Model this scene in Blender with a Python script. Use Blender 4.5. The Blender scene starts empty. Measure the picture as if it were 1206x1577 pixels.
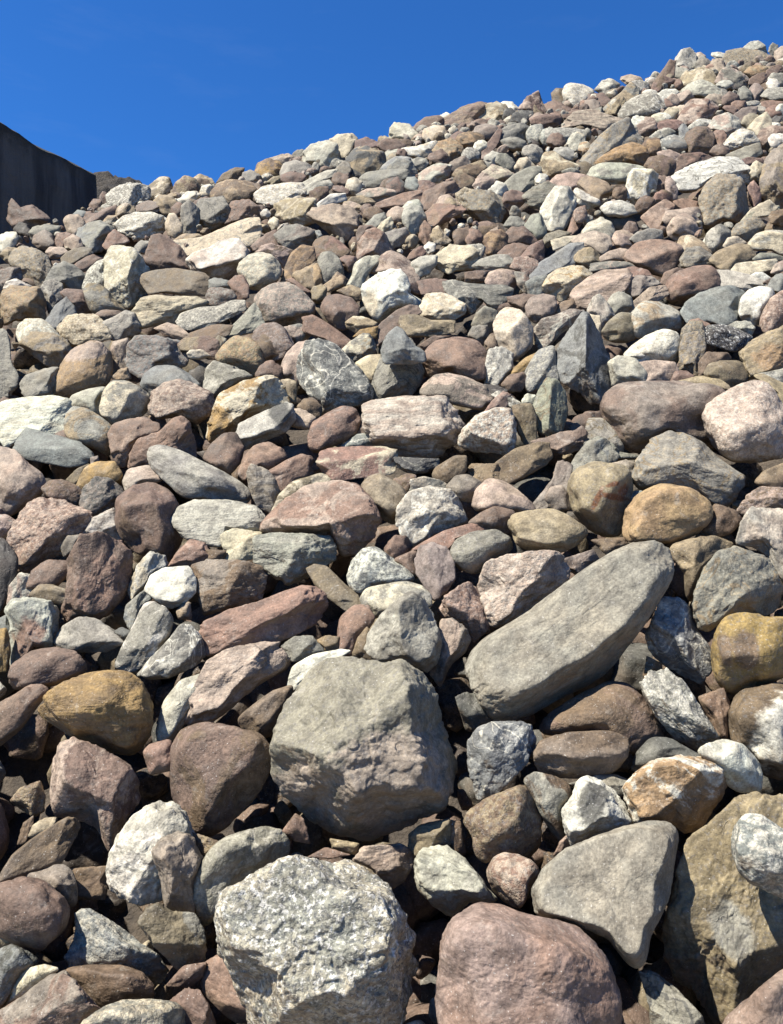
import bpy, math, random
import numpy as np

# ---------------------------------------------------------------- camera, sky, sun, exposure
S = bpy.context.scene
COL = S.collection
CAMH = 1.5                     # eye height above the yard
F = 1139.0                     # focal length in photograph pixels
CX, CY = 603.0, 788.5
cd = bpy.data.cameras.new('camera'); cam = bpy.data.objects.new('camera', cd); COL.objects.link(cam)
cam.location = (0, 0, CAMH); cam.rotation_euler = (math.radians(90), 0, 0)
cd.sensor_fit = 'VERTICAL'; cd.sensor_height = 36.0; cd.lens = 36.0 * F / 1577.0
cd.clip_start = 0.02; cd.clip_end = 2000
S.camera = cam

SUN_EL, SUN_AZ = math.radians(57), math.radians(-114)     # azimuth clockwise from +Y (view direction); negative = left
sd = np.array([math.sin(SUN_AZ) * math.cos(SUN_EL), math.cos(SUN_AZ) * math.cos(SUN_EL), math.sin(SUN_EL)])
sl = bpy.data.lights.new('sun', 'SUN'); sl.energy = 5.0; sl.angle = math.radians(0.5); sl.color = (1.0, 0.945, 0.85)
so = bpy.data.objects.new('sun', sl); COL.objects.link(so)
from mathutils import Vector
so.rotation_euler = Vector(sd).to_track_quat('Z', 'Y').to_euler(); so.location = (-3, -2, 8)
W = bpy.data.worlds.new('World'); S.world = W; W.use_nodes = True
wn = W.node_tree.nodes; wl = W.node_tree.links; wn.clear()
sky = wn.new('ShaderNodeTexSky'); sky.sky_type = 'NISHITA'; sky.sun_disc = False
sky.sun_elevation = SUN_EL; sky.sun_rotation = SUN_AZ; sky.altitude = 300; sky.air_density = 1.0; sky.dust_density = 0.1; sky.ozone_density = 5.0
hs = wn.new('ShaderNodeMix'); hs.data_type = 'RGBA'; hs.blend_type = 'MULTIPLY'; hs.inputs['Factor'].default_value = 1.0; hs.inputs['B'].default_value = (.21, .56, .96, 1)   # the deep blue a phone gives a clear sky
bg = wn.new('ShaderNodeBackground'); bg.inputs['Strength'].default_value = 0.069
wo = wn.new('ShaderNodeOutputWorld')
wl.new(sky.outputs[0], hs.inputs['A'])
tc = wn.new('ShaderNodeTexCoord'); mpw = wn.new('ShaderNodeMapping'); mpw.inputs['Scale'].default_value = (3, 3, 14); mpw.inputs['Rotation'].default_value = (0, .5, 0)
nw = wn.new('ShaderNodeTexNoise'); nw.inputs['Scale'].default_value = 2.2; nw.inputs['Detail'].default_value = 6; nw.inputs['Roughness'].default_value = .6
rw = wn.new('ShaderNodeMapRange'); rw.inputs['From Min'].default_value = .56; rw.inputs['From Max'].default_value = .85; rw.inputs['To Max'].default_value = .03
mw = wn.new('ShaderNodeMix'); mw.data_type = 'RGBA'; mw.inputs['B'].default_value = (4.2, 4.6, 5.2, 1)
wl.new(tc.outputs['Generated'], mpw.inputs['Vector']); wl.new(mpw.outputs[0], nw.inputs['Vector']); wl.new(nw.outputs['Fac'], rw.inputs['Value']); wl.new(rw.outputs[0], mw.inputs['Factor'])
wl.new(hs.outputs['Result'], mw.inputs['A']); wl.new(mw.outputs['Result'], bg.inputs['Color']); wl.new(bg.outputs[0], wo.inputs[0])
S.view_settings.view_transform = 'Standard'; S.view_settings.look = 'None'
S.view_settings.exposure = 1.42; S.view_settings.gamma = 1.0
S.view_settings.use_curve_mapping = False
S.render.engine = 'CYCLES'
S.cycles.max_bounces = 5

rng = np.random.default_rng(7)

# ---------------------------------------------------------------- the slope of the heap (a plane at the angle of repose)
def depth(px, py):             # metres ahead of the eye where the sight line through a photo pixel meets the slope
    return 1537.0 / np.maximum(py + 50 + 0.112 * px, 60)
def pos(px, py, Y):
    return np.stack([(px - CX) / F * Y, Y + 0 * px, (CY - py) / F * Y + CAMH], -1)
def slope_z(x, y): return 0.795 * y + 0.112 * x - 1.349 + CAMH
NRM = np.array([-0.112, -0.795, 1.0]); NRM /= np.linalg.norm(NRM)

SKY = [(-400, 460), (0, 350), (110, 320), (165, 292), (250, 282), (350, 272), (480, 228), (540, 212), (620, 200), (680, 180), (750, 166), (880, 142), (960, 125), (1000, 112), (1060, 88), (1150, 72), (1206, 74), (1500, 60)]
def sky_row(px): return np.interp(px, [a for a, b in SKY], [b for a, b in SKY])

# ---------------------------------------------------------------- noise on the CPU, for shapes
TAB = rng.random(4096).astype(np.float32)
def vnoise(p):
    i = np.floor(p).astype(np.int64); f = (p - i).astype(np.float32); f = f * f * (3 - 2 * f)
    r = 0
    for dx in (0, 1):
        for dy in (0, 1):
            for dz in (0, 1):
                h = ((i[:, 0] + dx) * 73856093 ^ (i[:, 1] + dy) * 19349663 ^ (i[:, 2] + dz) * 83492791) & 4095
                w = (f[:, 0] if dx else 1 - f[:, 0]) * (f[:, 1] if dy else 1 - f[:, 1]) * (f[:, 2] if dz else 1 - f[:, 2])
                r = r + TAB[h] * w
    return r * 2 - 1
def fbm(p, o):
    r = 0; a = 1.0
    for k in range(o): r = r + a * vnoise(p * 2.03 ** k + 17.3 * k); a *= 0.5
    return r

# ---------------------------------------------------------------- icosphere as arrays
def ico(n):
    t = (1 + 5 ** .5) / 2
    v = [(-1, t, 0), (1, t, 0), (-1, -t, 0), (1, -t, 0), (0, -1, t), (0, 1, t), (0, -1, -t), (0, 1, -t), (t, 0, -1), (t, 0, 1), (-t, 0, -1), (-t, 0, 1)]
    f = [(0, 11, 5), (0, 5, 1), (0, 1, 7), (0, 7, 10), (0, 10, 11), (1, 5, 9), (5, 11, 4), (11, 10, 2), (10, 7, 6), (7, 1, 8), (3, 9, 4), (3, 4, 2), (3, 2, 6), (3, 6, 8), (3, 8, 9), (4, 9, 5), (2, 4, 11), (6, 2, 10), (8, 6, 7), (9, 8, 1)]
    v = np.array(v, float); v /= np.linalg.norm(v, axis=1)[:, None]; f = np.array(f)
    for _ in range(n):
        e = np.sort(np.concatenate([f[:, [0, 1]], f[:, [1, 2]], f[:, [2, 0]]]), axis=1)
        u, inv = np.unique(e, axis=0, return_inverse=True); inv = inv.reshape(-1)
        m = v[u[:, 0]] + v[u[:, 1]]; m /= np.linalg.norm(m, axis=1)[:, None]
        k = len(f); a, b, c = inv[:k] + len(v), inv[k:2 * k] + len(v), inv[2 * k:] + len(v)
        f = np.concatenate([np.stack([f[:, 0], a, c], 1), np.stack([f[:, 1], b, a], 1), np.stack([f[:, 2], c, b], 1), np.stack([a, b, c], 1)])
        v = np.concatenate([v, m])
    return v, f
ICO = {n: ico(n) for n in (2, 3, 4, 5, 6)}

def unit(n):
    v = n / np.linalg.norm(n, axis=-1, keepdims=True); return v

def stone_shape(level, shape, rough, r, planes=()):
    """unit stone: a sphere broken by facets, worn at the edges, with lumps and pits"""
    d = ICO[level][0]
    if shape == 'a': N, lo, hi, k = 12, .56, .84, .012
    elif shape == 'f': N, lo, hi, k = 10, .62, .88, .018
    else: N, lo, hi, k = 10, .68, .92, .034
    n = unit(r.normal(size=(N, 3))); dd = r.uniform(lo, hi, N)
    if shape == 'f':
        n[0] = unit(np.array([r.uniform(-.18, .05), r.uniform(-.1, .25), 1])); dd[0] = .5
        n[1] = unit(np.array([.35, -.75, .55])); dd[1] = .66
    elif shape == 'a':
        n[0] = unit(np.array([r.uniform(-.6, 0), r.uniform(.1, .7), 1])); dd[0] = r.uniform(.55, .68)
        n[1] = unit(np.array([r.uniform(.3, .8), r.uniform(-.7, -.2), .8])); dd[1] = r.uniform(.6, .75)
    if len(planes):
        n = np.concatenate([unit(np.array([q[:3] for q in planes])), n]); dd = np.concatenate([[q[3] for q in planes], np.maximum(dd, .8)])
        if shape == 'a': n = n[:len(planes) + 6]; dd = dd[:len(planes) + 6]
    warp = d + (.05 if len(planes) else .12) * np.stack([vnoise(d * 1.7 + r.uniform(0, 99, 3)), vnoise(d * 1.7 + r.uniform(0, 99, 3)), vnoise(d * 1.7 + r.uniform(0, 99, 3))], 1)
    s = warp @ n.T
    R = np.where(s > .05, dd / np.maximum(s, .05), 9.0)
    R = np.concatenate([R, np.ones((len(d), 1))], 1)
    R = -k * np.log(np.exp(-np.minimum(R, 3) / k).sum(1))
    o = r.uniform(0, 99, 3)
    R = R * (1 + .07 * vnoise(d * 1.6 + o) + .03 * rough * vnoise(d * 4.1 + o) + .016 * rough * vnoise(d * 9 + o))
    if level >= 4: R = R * (1 + .010 * rough * vnoise(d * 19 + o))
    if level >= 4: # broken chips: small ledges that follow a ridged noise
        q = vnoise(d * 5.5 + o + 40); R = R * (1 - .022 * rough * np.clip(q * 6, 0, 1))
    if level >= 5: R = R * (1 + .0065 * rough * vnoise(d * 42 + o))
    return d * R[:, None]

# ---------------------------------------------------------------- colours: how each kind of rock looks where the sun falls on it
PAL = dict(gy=(156, 152, 142), lg=(203, 198, 185), dg=(104, 103, 99), bg=(147, 149, 147), gg=(164, 160, 149), og=(138, 125, 103),
           mr=(137, 115, 103), rd=(158, 129, 114), pk=(196, 175, 160), pu=(156, 143, 133), wh=(240, 235, 222), cr=(219, 206, 182),
           tn=(174, 156, 128), ye=(180, 148, 98), br=(130, 110, 90), bk=(74, 66, 62), gt=(166, 157, 143), PD=(166, 145, 136), GR=(164, 162, 153), PW=(216, 197, 184),
           GB=(128, 130, 126), ot=(158, 145, 113), GM=(156, 150, 136), GN=(180, 165, 151), RS=(150, 104, 72), YB=(184, 158, 118))
PAL['or'] = (181, 151, 117)
def lin(c):
    c = np.array(c) / 255.0
    return np.where(c <= .04045, c / 12.92, ((c + .055) / 1.055) ** 2.4)
ALB = {k: lin(v) * np.array([.95, .95, .89]) * .485 for k, v in PAL.items()}

# ---------------------------------------------------------------- materials
def nn(t, kind, **kw):
    n = t.nodes.new(kind)
    for k, v in kw.items():
        if k in n.inputs: n.inputs[k].default_value = v
        else: setattr(n, k, v)
    return n
def noise(t, vec, scale, detail=3, rough=.55, dist=0.0):
    n = nn(t, 'ShaderNodeTexNoise'); n.inputs['Scale'].default_value = scale; n.inputs['Detail'].default_value = detail
    n.inputs['Roughness'].default_value = rough; n.inputs['Distortion'].default_value = dist
    t.links.new(vec, n.inputs['Vector']); return n.outputs['Fac']
def rmp(t, fac, a, b, lo=0.0, hi=1.0, smooth=True):
    n = nn(t, 'ShaderNodeMapRange'); n.interpolation_type = 'SMOOTHSTEP' if smooth else 'LINEAR'
    for i, v in zip(('From Min', 'From Max', 'To Min', 'To Max'), (a, b, lo, hi)): n.inputs[i].default_value = v
    t.links.new(fac, n.inputs['Value']); return n.outputs[0]
def mth(t, op, a, b=None):
    n = nn(t, 'ShaderNodeMath', operation=op)
    for i, x in enumerate((a, b)):
        if x is None: continue
        if isinstance(x, (int, float)): n.inputs[i].default_value = x
        else: t.links.new(x, n.inputs[i])
    return n.outputs[0]
def mix(t, fac, a, b, bt='MIX'):
    n = nn(t, 'ShaderNodeMix', data_type='RGBA', blend_type=bt)
    for s, x in ((n.inputs['Factor'], fac), (n.inputs['A'], a), (n.inputs['B'], b)):
        if isinstance(x, (int, float)): s.default_value = x
        elif isinstance(x, tuple): s.default_value = x
        else: t.links.new(x, s)
    return n.outputs['Result']

def rock_material(name, pat):
    m = bpy.data.materials.new(name); m.use_nodes = True; t = m.node_tree; t.nodes.clear()
    out = nn(t, 'ShaderNodeOutputMaterial'); P = nn(t, 'ShaderNodeBsdfPrincipled'); t.links.new(P.outputs[0], out.inputs[0])
    rc = nn(t, 'ShaderNodeAttribute', attribute_name='rock_co').outputs['Vector']
    c1 = nn(t, 'ShaderNodeAttribute', attribute_name='tint').outputs['Color']
    c2 = nn(t, 'ShaderNodeAttribute', attribute_name='tint_b').outputs['Color']
    pa = nn(t, 'ShaderNodeAttribute', attribute_name='patch').outputs['Fac']
    nL = noise(t, rc, 11, 4, .55, .4); nM = noise(t, rc, 42, 4, .6); nF = noise(t, rc, 230, 3, .65)
    bump = .42 if pat in 'pmo' else .62; bscale = 1.0
    if pat == 'p': f = rmp(t, nL, .4, .75, 0, .6)
    elif pat == 'm': f = rmp(t, nL, .38, .62, 0, .85)
    elif pat == 't': f = rmp(t, noise(t, rc, 9, 7, .68, 1.0), .47, .54)
    elif pat == 's': f = rmp(t, noise(t, rc, 95, 5, .7), .42, .6); bump = .8
    elif pat == 'S': f = mth(t, 'MULTIPLY', rmp(t, noise(t, rc, 22, 6, .7, .8), .36, .56), mth(t, 'SUBTRACT', 1.0, mth(t, 'MULTIPLY', pa, 1.15))); f = mth(t, 'MAXIMUM', f, 0.0); bump = .9
    elif pat == 'l':
        mp = nn(t, 'ShaderNodeMapping'); mp.inputs['Scale'].default_value = (.45, .7, 1.9); mp.inputs['Rotation'].default_value = (.2, -.35, 0)
        t.links.new(rc, mp.inputs['Vector']); nS = noise(t, mp.outputs[0], 26, 5, .6, .5); f = rmp(t, nS, .38, .68, 0, .6)
    elif pat == 'v':
        q = mth(t, 'ABSOLUTE', mth(t, 'SUBTRACT', noise(t, rc, 10, 3, .5, 1.1), .5)); q2 = mth(t, 'ABSOLUTE', mth(t, 'SUBTRACT', noise(t, rc, 21, 2, .5, .6), .52))
        f = mth(t, 'MAXIMUM', mth(t, 'MAXIMUM', rmp(t, q, .004, .022, 1, 0), rmp(t, q2, .003, .012, .7, 0)), rmp(t, nM, .5, .75, 0, .55))
    else: f = rmp(t, mth(t, 'ADD', pa, mth(t, 'MULTIPLY', mth(t, 'SUBTRACT', nM, .5), .7)), .38, .62)
    col = mix(t, f, c1, c2)
    if pat == 'S':
        sp = noise(t, rc, 170, 4, .75)
        col = mix(t, rmp(t, sp, .41, .50, .75, 0), col, (.06, .063, .068, 1))
        col = mix(t, rmp(t, noise(t, rc, 150, 4, .65), .53, .61, 0, .7), col, (.50, .49, .45, 1))
    if pat in 'sOo':
        col = mix(t, rmp(t, noise(t, rc, 150, 3, .7), .36, .46, .5, 0), col, (.12, .115, .11, 1))
    # broad tone drift, mineral grain, chalky dust and pale scuffs
    col = mix(t, 1.0, col, mix(t, rmp(t, nM, .3, .7), (.62, .61, .60, 1), (1.22, 1.22, 1.21, 1)), 'MULTIPLY')
    col = mix(t, 1.0, col, mix(t, rmp(t, nF, .3, .7), (.74, .735, .73, 1), (1.2, 1.2, 1.2, 1)), 'MULTIPLY')
    dust = rmp(t, noise(t, rc, 26, 6, .7, .8), .56, .74, 0, .42)
    col = mix(t, dust, col, mix(t, .55, col, (.46, .43, .37, 1)))
    fleck = rmp(t, noise(t, rc, 330, 2, .5), .66, .74, 0, .5); col = mix(t, fleck, col, (.44, .42, .38, 1))
    # dried mud clinging to the underside
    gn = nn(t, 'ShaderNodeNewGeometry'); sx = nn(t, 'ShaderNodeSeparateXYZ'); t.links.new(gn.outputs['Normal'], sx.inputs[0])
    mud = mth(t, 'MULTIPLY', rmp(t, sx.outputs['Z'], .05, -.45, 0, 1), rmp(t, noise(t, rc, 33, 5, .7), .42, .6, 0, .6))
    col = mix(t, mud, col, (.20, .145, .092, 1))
    hair = mth(t, 'ABSOLUTE', mth(t, 'SUBTRACT', noise(t, rc, 15, 2, .5, 1.6), .5))
    crack = mth(t, 'MULTIPLY', rmp(t, hair, 0, .006, 1, 0), rmp(t, noise(t, rc, 8, 1), .56, .66))
    col = mix(t, mth(t, 'MULTIPLY', crack, .22), col, (.09, .075, .06, 1))
    t.links.new(col, P.inputs['Base Color'])
    t.links.new(rmp(t, nM, .3, .7, .68, .9), P.inputs['Roughness']); P.inputs['Specular IOR Level'].default_value = .35
    h = mth(t, 'ADD', mth(t, 'MULTIPLY', nM, 1.0), mth(t, 'MULTIPLY', nF, .28))
    h = mth(t, 'ADD', h, mth(t, 'MULTIPLY', noise(t, rc, 105, 4, .65), .5))
    h = mth(t, 'SUBTRACT', h, mth(t, 'MULTIPLY', crack, .3))
    if pat == 'l': h = mth(t, 'ADD', h, mth(t, 'MULTIPLY', nS, 1.5))
    b = nn(t, 'ShaderNodeBump'); b.inputs['Strength'].default_value = bump; b.inputs['Distance'].default_value = .008
    t.links.new(h, b.inputs['Height']); t.links.new(b.outputs[0], P.inputs['Normal'])
    return m
NAMES = dict(p='plain_rock', m='mottled_rock', t='two_tone_rock', s='speckled_rock', S='granite_rock', l='layered_rock', v='veined_rock', o='patched_rock')
MAT = {k: rock_material(v, k) for k, v in NAMES.items()}
MKEY = {'O': 'o', 'k': 'o'}
ORDER = list(NAMES)

def mesh_object(name, v, f, mats, attrs, matidx=None, smooth=True):
    me = bpy.data.meshes.new(name)
    me.vertices.add(len(v)); me.vertices.foreach_set('co', np.ascontiguousarray(v, dtype=np.float32).ravel())
    me.loops.add(f.size); me.loops.foreach_set('vertex_index', np.ascontiguousarray(f, dtype=np.int32).ravel())
    me.polygons.add(len(f)); me.polygons.foreach_set('loop_start', np.arange(0, f.size, f.shape[1], dtype=np.int32))
    me.update(calc_edges=True)
    me.polygons.foreach_set('use_smooth', np.full(len(f), smooth))
    for m in mats: me.materials.append(m)
    if matidx is not None: me.polygons.foreach_set('material_index', np.ascontiguousarray(matidx, dtype=np.int32))
    for k, a in attrs.items():
        if k in ('tint', 'tint_b'):
            at = me.attributes.new(k, 'FLOAT_COLOR', 'POINT'); at.data.foreach_set('color', np.concatenate([a, np.ones((len(a), 1))], 1).astype(np.float32).ravel())
        elif k == 'rock_co':
            at = me.attributes.new(k, 'FLOAT_VECTOR', 'POINT'); at.data.foreach_set('vector', a.astype(np.float32).ravel())
        else:
            at = me.attributes.new(k, 'FLOAT', 'POINT'); at.data.foreach_set('value', a.astype(np.float32).ravel())
    me.validate()
    o = bpy.data.objects.new(name, me); COL.objects.link(o); return o
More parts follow.
